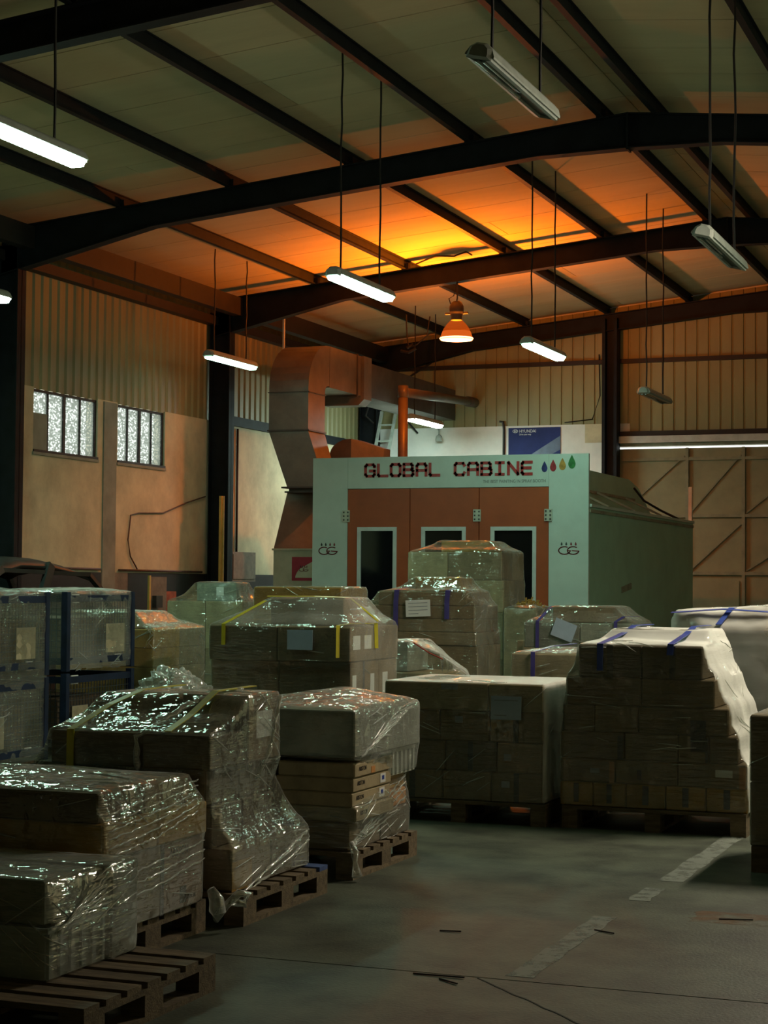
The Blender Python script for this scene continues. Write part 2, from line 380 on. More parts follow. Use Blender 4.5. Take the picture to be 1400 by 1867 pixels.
# roof
ce = M()
for xa, xb in ((XL - 0.2, XRIDGE), (XRIDGE, XR + 0.2)):
    za, zb = zr(xa) + ROOF_GAP, zr(xb) + ROOF_GAP
    ce.hexa([(xa, YF - 0.2, za + .03), (xb, YF - 0.2, zb + .03), (xb, YBK + .2, zb + .03), (xa, YBK + .2, za + .03),
             (xa, YF - 0.2, za + .12), (xb, YF - 0.2, zb + .12), (xb, YBK + .2, zb + .12), (xa, YBK + .2, za + .12)])
ce = ce.build('ceiling', 'crack', kind='structure', origin=(0, 0, 0)); tag(ce, 'low pitched panelled metal roof', 'ceiling')
for i in range(int(YF), 34):
    y0, y1 = i + 0.008 + 0.4, i + 1 - 0.008 + 0.4
    y1 = min(y1, YBK)
    cuts = [XL, -8.15, XRIDGE] if i % 4 == 1 else ([XL, -10.9, XRIDGE] if i % 4 == 3 else [XL, XRIDGE])
    for a, b in list(zip(cuts, cuts[1:])) + [(XRIDGE, XR)]:
        a2, b2 = a + 0.005, b - 0.005
        za, zb = zr(a2) + ROOF_GAP, zr(b2) + ROOF_GAP
        M().hexa([(a2, y0, za), (b2, y0, zb), (b2, y1, zb), (a2, y1, za), (a2, y0, za + .03), (b2, y0, zb + .03), (b2, y1, zb + .03), (a2, y1, za + .03)]).build('roof_panel', 'roof_panel', ce)
for x in (-11.62, -10.05, -8.42, -6.85, -5.22, -4.58, -2.95, -1.38, 0.25, 1.85):
    m = M(); z = zr(x)
    m.box(x - .035, x + .035, YF, YBK, z, z + .012).box(x - .035, x + .035, YF, YBK, z + .148, z + .16).box(x - .006, x + .006, YF, YBK, z + .012, z + .148)
    m.build('purlin', 'steel', ce)
M().box(-13.08, -12.92, YF, YBK, 5.97, 6.27).build('eave_beam', 'steel_brown', ce)

# portal frames
def i_beam(m, a, b, da, db, fw=0.17):   # a, b top centre line points; depth da, db
    (xa, y, za), (xb, _, zb) = a, b; t = 0.016
    m.hexa([(xa, y - .006, za - da), (xb, y - .006, zb - db), (xb, y + .006, zb - db), (xa, y + .006, za - da), (xa, y - .006, za), (xb, y - .006, zb), (xb, y + .006, zb), (xa, y + .006, za)])
    for (p, q, r_, s_) in ((za, zb, za - t, zb - t), (za - da + t, zb - db + t, za - da, zb - db)):
        m.hexa([(xa, y - fw / 2, r_), (xb, y - fw / 2, s_), (xb, y + fw / 2, s_), (xa, y + fw / 2, r_), (xa, y - fw / 2, p), (xb, y - fw / 2, q), (xb, y + fw / 2, q), (xa, y + fw / 2, p)])
    return m
flab = ['dark steel portal frame overhead closest to the camera, out past the top edge', 'dark steel portal frame crossing the upper corner of the roof', 'dark steel portal frame with the apex in view in mid roof',
        'dark steel portal frame carrying the orange high-bay lamp', 'dark steel portal frame against the back gable wall']
for y, lb in zip(FRAMES, flab):
    fr = thing('portal_frame', lb, 'steel frame', (XL + .25, y, 0), 'portal frames', 'structure')
    for sgn, xe in ((1, XL), (-1, XR)):
        xo = lambda d: xe + sgn * d
        m = M()
        i_beam(m, (xo(0.1), y, zr(xo(0.1))), (xo(2.4), y, zr(xo(2.4))), 0.62, 0.33)
        i_beam(m, (xo(2.4), y, zr(xo(2.4))), (XRIDGE - sgn * 1.1, y, zr(XRIDGE - sgn * 1.1)), 0.33, 0.33)
        i_beam(m, (XRIDGE - sgn * 1.1, y, zr(XRIDGE - sgn * 1.1)), (XRIDGE, y, zr(XRIDGE)), 0.33, 0.42)
        m.build('rafter', 'steel', fr)
        m = M(); zt = zr(xe) - 0.2
        m.box(min(xo(.05), xo(.42)), max(xo(.05), xo(.42)), y - .006, y + .006, 0, zt)
        for d in (.05, .40): m.box(min(xo(d), xo(d + .02)), max(xo(d), xo(d + .02)), y - .10, y + .10, 0, zt)
        m.build('column', 'steel', fr)
    M().box(XRIDGE - .012, XRIDGE + .012, y - .09, y + .09, zr(XRIDGE) - .44, zr(XRIDGE)).build('ridge_plate', 'steel', fr)
    for x in (-11.62, -10.05, -8.42, -6.85, -5.22):
        M().box(x - .06, x + .06, y - .05, y + .05, zr(x) - 0.01, zr(x) + .10).build('purlin_cleat', 'steel', fr)

# walls
W1, W2, WZ0, WZ1 = (21.60, 23.36), (23.95, 25.46), 3.36, 4.24
wl = M()
wl.box(XL - .2, XL, YF, W1[0], 0, 4.26).box(XL - .2, XL, W1[0], W1[1], 0, WZ0).box(XL - .2, XL, W1[1], W2[0], 0, 4.26).box(XL - .2, XL, W2[0], W2[1], 0, WZ0).box(XL - .2, XL, W2[1], YBK + .2, 0, 4.26)
wl.box(XL - .2, XL - .06, YF, YBK + .2, 4.26, 6.45)
wl = wl.build('wall_left', 'plaster', kind='structure', origin=(XL, 0, 0)); tag(wl, 'cream plastered side wall with corrugated upper cladding', 'wall')
M().box(XL, XL + .012, YF, 23.5, 0, 1.70).build('dado', 'dado', wl); M().box(XL, XL + .012, 24.3, YBK, 0, 1.70).build('dado', 'dado', wl)
M().box(XL, XL + .012, 23.5, 24.3, 0, 1.70).build('dado_panel', 'grey_box', wl)
M().box(XL, XL + .02, 23.52, 23.90, 0, 4.24).build('pilaster', 'pilaster', wl)
M().box(XL, XL + .08, 31.0, 31.35, 0, 4.24).build('pilaster', 'pilaster', wl)
def corrugated(name, parent, along, c, t0, t1, z0, z1f, pitch=0.22, depth=0.035, inward=1, m='cladding', shape=((0, 0), (.40, 0), (.55, 1), (.85, 1))):
    prof = []; t = t0
    while t < t1 - 1e-6:
        for u, d in shape:
            tt = t + u * pitch
            if tt <= t1: prof.append((tt, d * depth))
        t += pitch
    prof.append((t1, 0))
    mm = M()
    for u, d in prof:
        for z in (z0, z1f(u)):
            mm.v.append((c + inward * d, u, z) if along == 'y' else (u, c + inward * d, z))
    for i in range(len(prof) - 1): mm.f.append((2 * i, 2 * i + 2, 2 * i + 3, 2 * i + 1))
    return mm.build(name, m, parent)
y = YF + .4
while y < YBK:
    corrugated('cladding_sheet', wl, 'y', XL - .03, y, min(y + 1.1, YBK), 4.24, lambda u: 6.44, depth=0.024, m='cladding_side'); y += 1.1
M().box(XL, XL + .16, YF, YBK, 5.84, 5.98).build('cladding_rail', 'steel_brown', wl)
M().box(XL - .03, XL + .05, 27.4, YBK, 4.24, 4.40).build('cladding_rail', 'steel', wl)
for i, (a, b) in enumerate((W1, W2)):
    w = thing('window_%d' % (i + 1), ['four pane patterned glass window with a grey board in the corner', 'bright four pane patterned glass window beside the concrete pilaster'][i], 'window', (XL - .06, (a + b) / 2, WZ0), kind='structure')
    m = M(); f = .035
    m.box(XL - .09, XL + .02, a, b, WZ0, WZ0 + f).box(XL - .09, XL - .03, a, b, WZ1 - f, WZ1).box(XL - .09, XL - .03, a, a + f, WZ0 + f, WZ1 - f).box(XL - .09, XL - .03, b - f, b, WZ0 + f, WZ1 - f)
    m.build('window_frame', 'steel_brown', w)
    q = (b - a) / 4
    for k in (1, 2, 3):
        ww = .03 if k == 2 else .012
        M().box(XL - .085, XL - .035, a + k * q - ww, a + k * q + ww, WZ0 + f, WZ1 - f).build('mullion', 'steel_brown', w)
    for k in range(4):
        M().box(XL - .064, XL - .058, a + k * q + .01, a + (k + 1) * q - .01, WZ0 + .01, WZ1 - .01).build('pane', 'pane', w)
    M().box(XL - .1, XL + .02, a - .02, b + .02, WZ0 - .04, WZ0).build('window_sill', 'pilaster', w)
    if i == 0: M().box(XL - .05, XL - .035, a + .035, a + q * .95, WZ0 + .035, WZ0 + .55).build('board', 'pilaster', w)
wb = M()
GX0, GZ = -8.30, 4.17      # gate opening
wb.box(XL - .2, GX0 - .02, YBK, YBK + .2, 0, 4.66).box(XL - .2, XR + .2, YBK + .06, YBK + .2, 4.66, 6.5).box(GX0 - .02, XR + .2, YBK + .06, YBK + .2, GZ + .035, 4.66)
wb.prism([(XL - .2, 6.5), (XR + .2, 6.5), (XR + .2, zr(XR) + .3), (XRIDGE, zr(XRIDGE) + .25), (XL - .2, zr(XL) + .3)], lambda u, v, t: (u, t, v), YBK + .06, YBK + .2)
wb = wb.build('wall_back', 'white_wall', kind='structure', origin=(-8, YBK, 0)); tag(wb, 'back gable wall, white masonry below ribbed cladding', 'wall')
x = XL
while x < XR:
    x1 = min(x + 1.1, XR)
    for z0, zt in ((4.66 if x1 < GX0 + .3 else 4.44, 5.83), (5.87, None)):
        corrugated('cladding_sheet', wb, 'x', YBK + .03, x, x1, z0, (lambda u: zr(u) + .14) if zt is None else (lambda u: 5.83), pitch=0.22, depth=0.022, inward=1, shape=((0, 0), (.80, 0), (.84, 1), (.96, 1)))
    x = x1
M().box(XL, XR, YBK - .06, YBK + .03, 5.81, 5.89).build('girt', 'steel_brown', wb)
M().box(GX0 - .1, XR, YBK - .12, YBK + .05, 4.27, 4.40).build('gate_track', 'rail_grey', wb)
M().box(GX0, XR, YBK - .02, YBK + .06, GZ + .04, 4.27).build('gate_header', 'gate_frame', wb)
M().box(GX0, XR, YBK - .05, YBK + .05, 4.40, 4.50).build('gate_header', 'steel_brown', wb)
M().box(-8.9, GX0 - .17, YBK - .02, YBK + .0, 4.30, 4.66).build('wall_patch', 'plaster', wb)
m = M().box(-8.50, -8.44, YBK - .30, YBK - .02, 0, 6.65).box(-8.44, -8.27, YBK - .17, YBK - .15, 0, 6.65).box(-8.27, -8.21, YBK - .30, YBK - .02, 0, 6.65)
m.build('gable_post', 'steel', wb)
# gate
gt = thing('door_1', 'tall beige sliding gate of framed sheets with diagonal braces', 'gate', (-2.3, YBK, 0), kind='structure')
gx = [GX0 + .05, -6.92, -5.86, -4.40, -2.94, -1.48, -0.02, 1.44, XR]; gz = [0.02, 1.80, 2.88, 4.17]
for i in range(len(gx) - 1):
    for j in range(3):
        M().box(gx[i] + .004, gx[i + 1] - .004, YBK + .02, YBK + .035, gz[j] + .004, gz[j + 1] - .004).build('gate_panel', 'gate_sheet', gt)
        if j: M().bar((gx[i] + .05, YBK, gz[j] + .05), (gx[i + 1] - .05, YBK, gz[j + 1] - .15), .03, .02, (0, 1, 0)).build('brace', 'gate_frame', gt)
for x in gx: M().box(x - .03, x + .03, YBK - .03, YBK + .02, 0.02, 4.17).build('gate_stile', 'gate_frame', gt)
for z in (1.80, 2.88, 3.96): M().box(gx[0], XR, YBK - .025, YBK + .02, z - .03, z + .03).build('gate_rail', 'gate_frame', gt)
M().box(-6.84, -5.94, YBK - .012, YBK + .02, 0.05, 1.66).build('wicket_door', 'gate_sheet', gt)
wr = M().box(XR, XR + .2, YF, YBK + .2, 0, 6.6).build('wall_right', 'plaster', kind='structure', origin=(XR, 0, 0)); tag(wr, 'cream side wall beyond the aisle', 'wall')
wf = M().box(XL, XR, YF - .2, YF, 0, 7.4).build('wall_front', 'plaster', kind='structure', origin=(0, YF, 0)); tag(wf, 'cream end wall behind the aisle', 'wall')

# wall services
def run(name, pts, r, m, label, cat, parent=None): return M().tube(pts, r, 6).build(name, m, parent, label, cat, smooth=True)
run('conduit', [(XL + .03, 20.9, 1.76), (XL + .03, 22.3, 1.755), (XL + .03, 23.45, 1.745)], .018, 'cable_brown', 'rusty pipe low on the wall beneath the first window', 'pipe')
run('conduit', [(XL + .03, 24.0, 1.74), (XL + .03, 25.4, 1.735), (XL + .03, 26.75, 1.73)], .018, 'cable_brown', 'rusty pipe low on the wall beside the dark column', 'pipe')
run('wall_cable', [(XL + .03, 26.85, 2.98), (XL + .025, 26.2, 2.85), (XL + .02, 25.4, 2.65), (XL + .02, 24.6, 2.62), (XL + .02, 24.36, 2.58), (XL + .02, 24.28, 2.2), (XL + .02, 24.36, 1.95), (XL + .03, 24.56, 1.76)], .011, 'cable_brown', 'loose brown cable sagging across the cream wall', 'cable')
run('wall_conduit', [(XL + .03, 28.05, 4.2), (XL + .03, 28.05, 1.8)], .02, 'cable', 'dark vertical conduit on the wall behind the column', 'pipe')
run('hanging_cable', [(-13.25, 33.4, 5.9), (-13.2, 33.5, 5.2), (-13.3, 33.5, 4.9), (-13.15, 33.55, 4.75)], .02, 'cable', 'black cable loop in the back corner', 'cable')
m = M().tube([(-13.3, YBK - .16, 4.75), (-12.6, YBK - .16, 5.6), (-12.0, YBK - .16, 5.95)], .02, 6)
m.build('brace_rod', 'cable', None, 'dark diagonal brace rod rising across the back cladding', 'rod')
M().tube([(-13.2, YBK - .10, 5.7), (-12.7, YBK - .10, 5.0), (-12.3, YBK - .10, 4.55)], .02, 6).build('brace_rod', 'cable', None, 'dark diagonal brace rod falling behind the brown pipe', 'rod')
run('wall_cable', [(-10.62, YBK - .03, 4.75), (-10.55, YBK - .03, 4.74), (-10.53, YBK - .03, 4.6), (-10.53, YBK - .03, 3.9)], .025, 'lamp_housing', 'dark cable dropping beside the blue banner', 'cable')
run('wall_cable', [(-8.62, YBK - .04, 6.0), (-8.60, YBK - .04, 5.2), (-8.75, YBK - .04, 4.75), (-9.3, YBK - .04, 4.70)], .012, 'cable', 'thin cable beside the gable post', 'cable')

# ================================================================== LIGHT FITTINGS
def fixture(X, Y0, z, state, label, L=1.6, roll=0.0, cords=(0.22, 1.32), tilt=0.0):
    t = thing('batten_light', label, 'light', (X, Y0 + L / 2, z), 'hanging batten lights')
    def P(u, v, y):
        return (X + u * math.cos(roll) - v * math.sin(roll), y, z + u * math.sin(roll) + v * math.cos(roll) + tilt * (y - Y0))
    hp = [(-.098, .0), (-.098, -.012), (-.084, -.012), (-.084, .0), (.084, .0), (.084, -.012), (.098, -.012), (.098, .0), (.075, .045), (.035, .075), (-.035, .075), (-.075, .045)]
    M().prism(hp, P, Y0 + .03, Y0 + L - .03).build('housing', 'fixture_grey', t)
    for ya, yb, s0, s1 in ((Y0, Y0 + .03, .7, 1), (Y0 + L - .03, Y0 + L, 1, .7)):
        mm = M(); n = len(hp)
        cp = [(-.085, -.03), (.085, -.03), (.085, .0), (.075, .045), (.035, .075), (-.035, .075), (-.075, .045), (-.085, .0)]
        for s_, yy in ((s0, ya), (s1, yb)): mm.v += [P(u * s_, (v - .02) * s_ + .02, yy) for u, v in cp]
        n = len(cp)
        for i in range(n): mm.f.append((i, (i + 1) % n, n + (i + 1) % n, n + i))
        mm.f.append(tuple(range(n))[::-1]); mm.f.append(tuple(range(n, 2 * n)))
        mm.build('end_cap', 'fixture_grey', t)
    cv = [(-.083, -.001), (-.055, -.062), (.055, -.062), (.083, -.001)]
    if state == 'off':
        M().prism([(-.082, -.001), (-.082, -.03), (-.05, -.034), (-.05, -.001)], P, Y0 + .03, Y0 + L - .03).build('cover_rail', 'fixture_grey', t)
        M().prism([(.082, -.001), (.082, -.03), (.05, -.034), (.05, -.001)], P, Y0 + .03, Y0 + L - .03).build('cover_rail', 'fixture_grey', t)
        M().prism([(-.05, -.001), (-.05, -.012), (.05, -.012), (.05, -.001)], P, Y0 + .03, Y0 + L - .03).build('reflector', 'fixture_dark', t)
        for u in (-.026, .026):
            M().tube([P(u, -.028, Y0 + .06), P(u, -.028, Y0 + L * (.62 if u < 0 else .45))], .013, 8).build('tube', 'fixture_clear', t)
        M().prism([(-.03, -.03), (.03, -.03), (.03, -.012), (-.03, -.012)], P, Y0 + L * .47, Y0 + L * .53).build('lamp_holder', 'fixture_dark', t)
    else:
        M().prism(cv, P, Y0 + .03, Y0 + L - .03).build('diffuser', state, t)
    for k, c in enumerate(cords):
        yy = Y0 + c; x0, _, z0 = P(0, .075, yy); zt = zr(X) + ROOF_GAP; rn = random.Random(int(abs(X) * 100) + k)
        pts = [(x0 + rn.uniform(-.008, .008) * (0 < i < 9), yy + rn.uniform(-.008, .008) * (0 < i < 9), z0 + (zt - z0) * i / 9) for i in range(10)]
        M().tube(pts, .011, 5).build('suspension_cord', 'cable', t)
    return t
fixture(-7.35, 10.75, 4.9, 'tube_cool', 'lit white batten light cut by the edge of the picture beside a dark high-bay lamp', cords=(0.15, 1.22))
fixture(-3.49, 10.64, 4.90, 'off', 'large unlit grey batten light hanging above the aisle', roll=-.25)
fixture(-7.04, 16.78, 4.71, 'tube_cool', 'lit batten light glowing before the rafter, middle of the hall')
fixture(-12.04, 23.96, 4.94, 'tube_dim', 'lit batten light beside the dark wall column')
fixture(-6.51, 21.87, 4.64, 'tube_cool', 'lit batten light hanging between the orange lamp and the gable post')
fixture(-2.78, 14.2, 4.38, 'off', 'unlit batten light hanging below the far end of the apex rafter', roll=-.25)
fixture(-5.75, 25.07, 4.31, 'off', 'small dark unlit batten light before the beige gate cladding')
fixture(-11.28, 30.6, 4.56, 'tube_wall', 'lit batten light shining on the white wall above the booth')
fixture(-11.15, 15.6, 4.72, 'tube_bright', 'lit batten light with only its tip showing beside the wall column')
fixture(-0.6, 12.0, 4.65, 'tube_warm', 'lit batten light over the far side of the aisle')
fixture(1.0, 15.6, 4.65, 'tube_cool', 'lit batten light midway along the far side of the aisle')
fixture(1.0, 20.0, 4.65, 'tube_cool', 'lit batten light deep along the far side of the aisle')

def highbay(c, lit, label, hang, name='highbay_lamp'):
    t = thing(name, label, 'lamp', c, 'high-bay lamps')
    if lit:
        M().lathe([(.262, 0), (.258, .02), (.235, .10), (.222, .13)], c).build('shade', 'lamp_shade', t, smooth=True)
        M().lathe([(.222, .13), (.20, .18), (.15, .25), (.10, .30), (.085, .315)], c).build('shade_neck', 'lamp_neck', t, smooth=True)
        M().lathe([(.0, -.022), (.15, -.018), (.25, -.005), (.262, .012), (.268, .02), (.262, .03)], c).build('lens', 'lamp_lens', t, smooth=True)
    else:
        M().lathe([(.262, 0), (.258, .02), (.235, .10), (.20, .18), (.15, .25), (.10, .30), (.085, .315)], c).build('shade', 'fixture_clear', t, smooth=True)
    M().lathe([(.086, .31), (.086, .37), (.09, .39), (.108, .42), (.116, .47), (.112, .53), (.09, .58), (.06, .61), (.0, .62)], c).build('ballast_housing', 'lamp_housing', t, smooth=True)
    M().bar((c[0] - .19, c[1], c[2] + .42), (c[0] + .19, c[1], c[2] + .42), .03).build('clip', 'lamp_housing', t)
    M().tube([(c[0], c[1], c[2] + .61), (c[0] + .01, c[1], c[2] + .66), hang], .012, 6).build('hook', 'cable', t)
    M().tube([(c[0] - .1, c[1], c[2] + .57), (c[0] - .13, c[1], c[2] + .66), (c[0] - .05, c[1], c[2] + .70), hang], .009, 6).build('supply_cable', 'cable', t)
    return t
HB = (-9.17, 26.95, 5.42)
highbay(HB, True, 'glowing orange high-bay lamp hanging from the rafter', (-9.17, 26.97, zr(-9.17) - .33))
ld = bpy.data.lights.new('sodium_bulb', 'POINT'); ld.color = SODIUM[0]; ld.energy = SODIUM[1]; ld.shadow_soft_size = 0.07
lo = bpy.data.objects.new('sodium_bulb', ld); COL.objects.link(lo); lo.location = (HB[0], HB[1], HB[2] + .095)
highbay((-7.9, 10.9, 5.2), False, 'dark unlit high-bay lamp at the edge of the picture', (-7.9, 10.9, zr(-7.9) + ROOF_GAP - .02))
# small cable tangle under the far ceiling
t = thing('cable_tangle', 'small dark tangle of cable hanging under the far ceiling', 'cable', (-11.3, 30.4, 5.72))
M().tube([(-11.3, 30.4, 6.4), (-11.28, 30.4, 6.0), (-11.25, 30.4, 5.8), (-11.1, 30.4, 5.85), (-10.9, 30.4, 6.0), (-10.85, 30.4, 6.35)], .014, 5).build('cord', 'cable', t)
M().tube([(-11.4, 30.4, 5.75), (-11.25, 30.4, 5.72), (-11.12, 30.4, 5.78), (-11.18, 30.4, 5.86), (-11.28, 30.4, 5.8)], .03, 6).build('coil', 'cable', t)
m = thing('roof_cable', 'loose black cable curling over the middle rafter', 'cable', (-9.0, 26.9, 6.75))
M().tube([(-9.9, 26.9, 6.63), (-9.5, 26.88, 6.76), (-9.2, 26.9, 6.74), (-9.0, 26.9, 6.80), (-8.9, 26.9, 6.74)], .014, 5).build('cord', 'cable', m)

# ================================================================== SPRAY BOOTH
BX0, BX1, BY0, BY1, BZ = -10.52, -6.36, 24.42, 31.65, 3.40
bt = thing('spray_booth', 'white spray booth with red doors and lettered header', 'spray booth', ((BX0 + BX1) / 2, BY0, 0))
DX = (-9.97, -9.0, -7.955, -6.93); DZ = 2.945
lp = M().box(BX0, DX[0], BY0, BY0 + .06, 0, BZ).build('pillar_panel', 'booth_white', bt)
rp_ = M().box(DX[3], BX1, BY0, BY0 + .06, 0, BZ).build('pillar_panel', 'booth_white', bt)
hd = M().box(DX[0] + .003, DX[3] - .003, BY0, BY0 + .06, DZ, BZ).build('header_panel', 'booth_white', bt)
WIN = ((-9.81, -9.20), (-8.82, -8.15), (-7.78, -7.11)); WT, WBOT = 2.385, 0.55
for i in range(3):
    a, b = DX[i] + .006, DX[i + 1] - .006; w0, w1 = WIN[i]
    m = M().box(a, w0, BY0 + .005, BY0 + .05, .05, DZ - .008).box(w1, b, BY0 + .005, BY0 + .05, .05, DZ - .008).box(w0, w1, BY0 + .005, BY0 + .05, WT, DZ - .008).box(w0, w1, BY0 + .005, BY0 + .05, .05, WBOT)
    d = m.build('door_leaf', 'booth_red', bt)
    f = .055; m = M()
    m.box(w0, w0 + f, BY0 - .012, BY0 + .03, WBOT, WT).box(w1 - f, w1, BY0 - .012, BY0 + .03, WBOT, WT).box(w0 + f, w1 - f, BY0 - .012, BY0 + .03, WT - f, WT).box(w0 + f, w1 - f, BY0 - .012, BY0 + .03, WBOT, WBOT + f)
    m.build('window_frame', 'window_trim', d)
    M().box(w0 + f, w1 - f, BY0 + .012, BY0 + .02, WBOT + f, WT - f).build('window_glass', 'dark_glass', d)
for x in (-9.985, -7.98, -6.935):
    h = M().box(x - .055, x + .055, BY0 - .022, BY0 + .004, 2.46, 2.63).build('hinge', 'hinge', bt)
    for sx in (-.032, .032):
        for sz in (2.49, 2.545, 2.60): M().box(x + sx - .011, x + sx + .011, BY0 - .028, BY0 - .02, sz - .012, sz + .012).build('hinge_bolt', 'bolt', h)
M().box(BX1 - .05, BX1, BY0 + .062, BY1, 0, 2.66).build('side_panel', 'booth_side_shade', bt)
M().box(BX0, BX0 + .05, BY0 + .062, BY1, 0, 2.66).build('side_panel', 'booth_side_shade', bt)
M().box(BX0 + .05, BX1 - .05, BY1 - .05, BY1, 0, 2.66).build('rear_panel', 'booth_side_shade', bt)
M().box(BX1 - .08, BX1 + .03, BY0 + .062, BY1, 2.66, 2.70).build('top_rail', 'booth_white', bt)
M().box(BX1 - .04, BX1 + .015, BY0 + .062, BY1, 2.58, 2.625).build('rail_dark_strip', 'booth_roof', bt)  # darker strip below the top rail
M().box(BX0, BX1 - .08, BY0 + .062, BY1, 2.62, 2.68).build('roof_deck', 'booth_roof', bt)
hs = [(BY0 + .07, 2.68), (BY0 + .07, 3.33), (29.6, 3.33), (30.3, 3.22), (31.5, 2.70)]
hb = M().prism([(u, v) for u, v in hs], lambda u, v, t_: (t_, u, v), BX0 + .2, -7.02).build('plenum', 'booth_side_shade', bt)
M().box(-7.02, -6.98, BY0 + .1, 29.9, 2.98, 3.02).build('plenum_ledge', 'booth_roof', hb)
for y_ in (25.6, 27.3, 29.2): M().bar((-6.98, y_, 3.0), (-6.45, y_ + .3, 2.72), .03).build('roof_strut', 'booth_roof', hb)
M().tube([(-7.0, 29.9, 3.2), (-6.9, 30.2, 3.0), (-6.7, 30.6, 2.85), (-6.5, 31.1, 2.72)], .02, 6).build('roof_cable', 'cable', hb)
M().box(BX1 - .06, BX1, BY1 - .09, BY1 - .02, 2.70, 3.30).build('corner_post', 'rail_grey', bt)
M().bar((BX1 + .008, 26.35, 1.50), (BX1 + .008, 26.95, 1.56), .016, .09, (0, 0, 1)).build('scuff_patch', 'booth_roof', bt)
# lettering
GL = {'G': [[(1, .78), (1, .86), (.86, 1), (.14, 1), (0, .86), (0, .14), (.14, 0), (.86, 0), (1, .14), (1, .46), (.5, .46)]], 'L': [[(0, 1), (0, .1), (.1, 0), (1, 0)]],
      'O': [[(.14, 1), (0, .86), (0, .14), (.14, 0), (.86, 0), (1, .14), (1, .86), (.86, 1), (.14, 1)]], 'B': [[(0, 0), (0, 1), (.8, 1), (.92, .88), (.92, .62), (.84, .52), (1, .40), (1, .12), (.88, 0), (0, 0)], [(0, .52), (.84, .52)]],
      'A': [[(0, 0), (0, .84), (.14, 1), (.86, 1), (1, .84), (1, 0)], [(0, .44), (1, .44)]], 'C': [[(1, .8), (.86, 1), (.14, 1), (0, .86), (0, .14), (.14, 0), (.86, 0), (1, .2)]],
      'I': [[(.1, 1), (.9, 1)], [(.1, 0), (.9, 0)], [(.5, 0), (.5, 1)]], 'N': [[(0, 0), (0, 1), (1, 0), (1, 1)]], 'E': [[(1, 1), (.12, 1), (0, .88), (0, .12), (.12, 0), (1, 0)], [(0, .52), (.88, .52)]]}
def strokes(lines, x, z, w, h, th, y0, y1, name, m, parent):
    mm = M()
    for ln in lines:
        for (u0, v0), (u1, v1) in zip(ln, ln[1:]):
            a = Vector((x + u0 * w, 0, z + v0 * h)); b = Vector((x + u1 * w, 0, z + v1 * h)); d = (b - a).normalized() * (th * .38)
            mm.bar(a - d + Vector((0, (y0 + y1) / 2, 0)), b + d + Vector((0, (y0 + y1) / 2, 0)), th, abs(y1 - y0), (0, 1, 0))
    return mm.build(name, m, parent)
cx = -9.70; LW, LH, ADV = .140, .165, .1985
for ch in 'GLOBAL CABINE':
    if ch != ' ': strokes(GL[ch], cx + .012, 3.125, LW, LH, .041, BY0 - .008, BY0 + .001, 'letter', 'letter_red', hd)
    cx += ADV * (0.92 if ch == ' ' else 1)
text('THE BEST PAINTING IN SPRAY BOOTH', 'lettering', .062, (-7.90, BY0 - .001, 3.005), (math.pi / 2, 0, 0), 'letter_grey', hd, sx=.86)['kind'] = 'stuff'
def drop(cx_, z0, w, h, m, parent, y=BY0, name='droplet'):
    prof = []
    for i in range(20):
        t_ = math.pi * 2 * i / 20; u = math.sin(t_) * (.5 * w) * (1 if math.cos(t_) < 0 else (1 - math.cos(t_)) ** .75 * 1.0 + 0) if False else math.sin(t_) * .5 * w * (1 - max(0, -math.cos(t_)) ** 1.3 * .75)
        v = z0 + h * (.38 - .38 * math.cos(t_)) if math.cos(t_) > 0 else z0 + h * (.38 - .62 * math.cos(t_))
        prof.append((cx_ + u, v))
    return M().prism(prof, lambda u, v, t_: (u, t_, v), y - .004, y + .001).build(name, m, parent)
for i, (c, z0, h, mm) in enumerate(((-6.995, 3.145, .155, 'drop_blue'), (-6.87, 3.155, .165, 'drop_red'), (-6.735, 3.17, .17, 'drop_yellow'), (-6.60, 3.19, .19, 'drop_green'))):
    drop(c, z0, .085 + .007 * i, h, mm, hd if c < DX[3] else rp_)
def gg(cx_, cz, s, y, parent, m='logo_maroon', axis='x'):
    el = lambda c, a0, a1: [(c + .5 * math.cos(math.radians(a0 + (a1 - a0) * i / 16)), .32 * math.sin(math.radians(a0 + (a1 - a0) * i / 16))) for i in range(17)]
    lines = [el(-.38, 60, 345), el(.38, 55, 350) + [(.30, -.02)], [(-.05, -.02), (.15, -.02)]]
    strokes(lines, cx_, cz, s, s, .09 * s, y - .003, y + .001, 'logo', m, parent)
    for i, u in enumerate((-.62, -.22, .2, .6)): drop(cx_ + u * s, cz + .42 * s, .16 * s, .3 * s, 'logo_dark' if i < 2 else m, parent, y, 'logo_droplet')
gg(-10.27, 2.04, .165, BY0, lp); gg(-6.64, 2.05, .165, BY0, rp_)

# heater cabinet, duct, pipe, low duct
cb = thing('heater_cabinet', 'cream metal cabinet with red logo sticker beside the booth', 'cabinet', (-11.05, 25.6, 0))
cbb = M().box(-11.50, -10.54, 25.2, 26.9, 0, 2.06).build('body', 'cabinet_cream', cb)
M().box(-11.52, -10.54, 25.18, 26.9, 2.06, 2.09).build('lid', 'cabinet_cream', cb)
st = M().box(-11.19, -10.75, 25.194, 25.201, 1.60, 1.96).build('sticker', 'sticker_red', cb)
M().prism([(-11.13 + .19 * (1 - math.cos(math.pi * i / 16)) * .35, 1.645 + .27 * i / 16) for i in range(9)][::1] + [(-10.80, 1.915), (-10.80, 1.645)], lambda u, v, t_: (u, t_, v), 25.191, 25.195).build('sticker_field', 'sticker_cream', st)
gg(-10.99, 1.77, .085, 25.191, st)
M().prism([(-11.43, 1.50), (-11.30, 1.50), (-11.365, 1.44)], lambda u, v, t_: (u, t_, v), 25.196, 25.201).build('glass_symbol', 'sticker_red', cb)
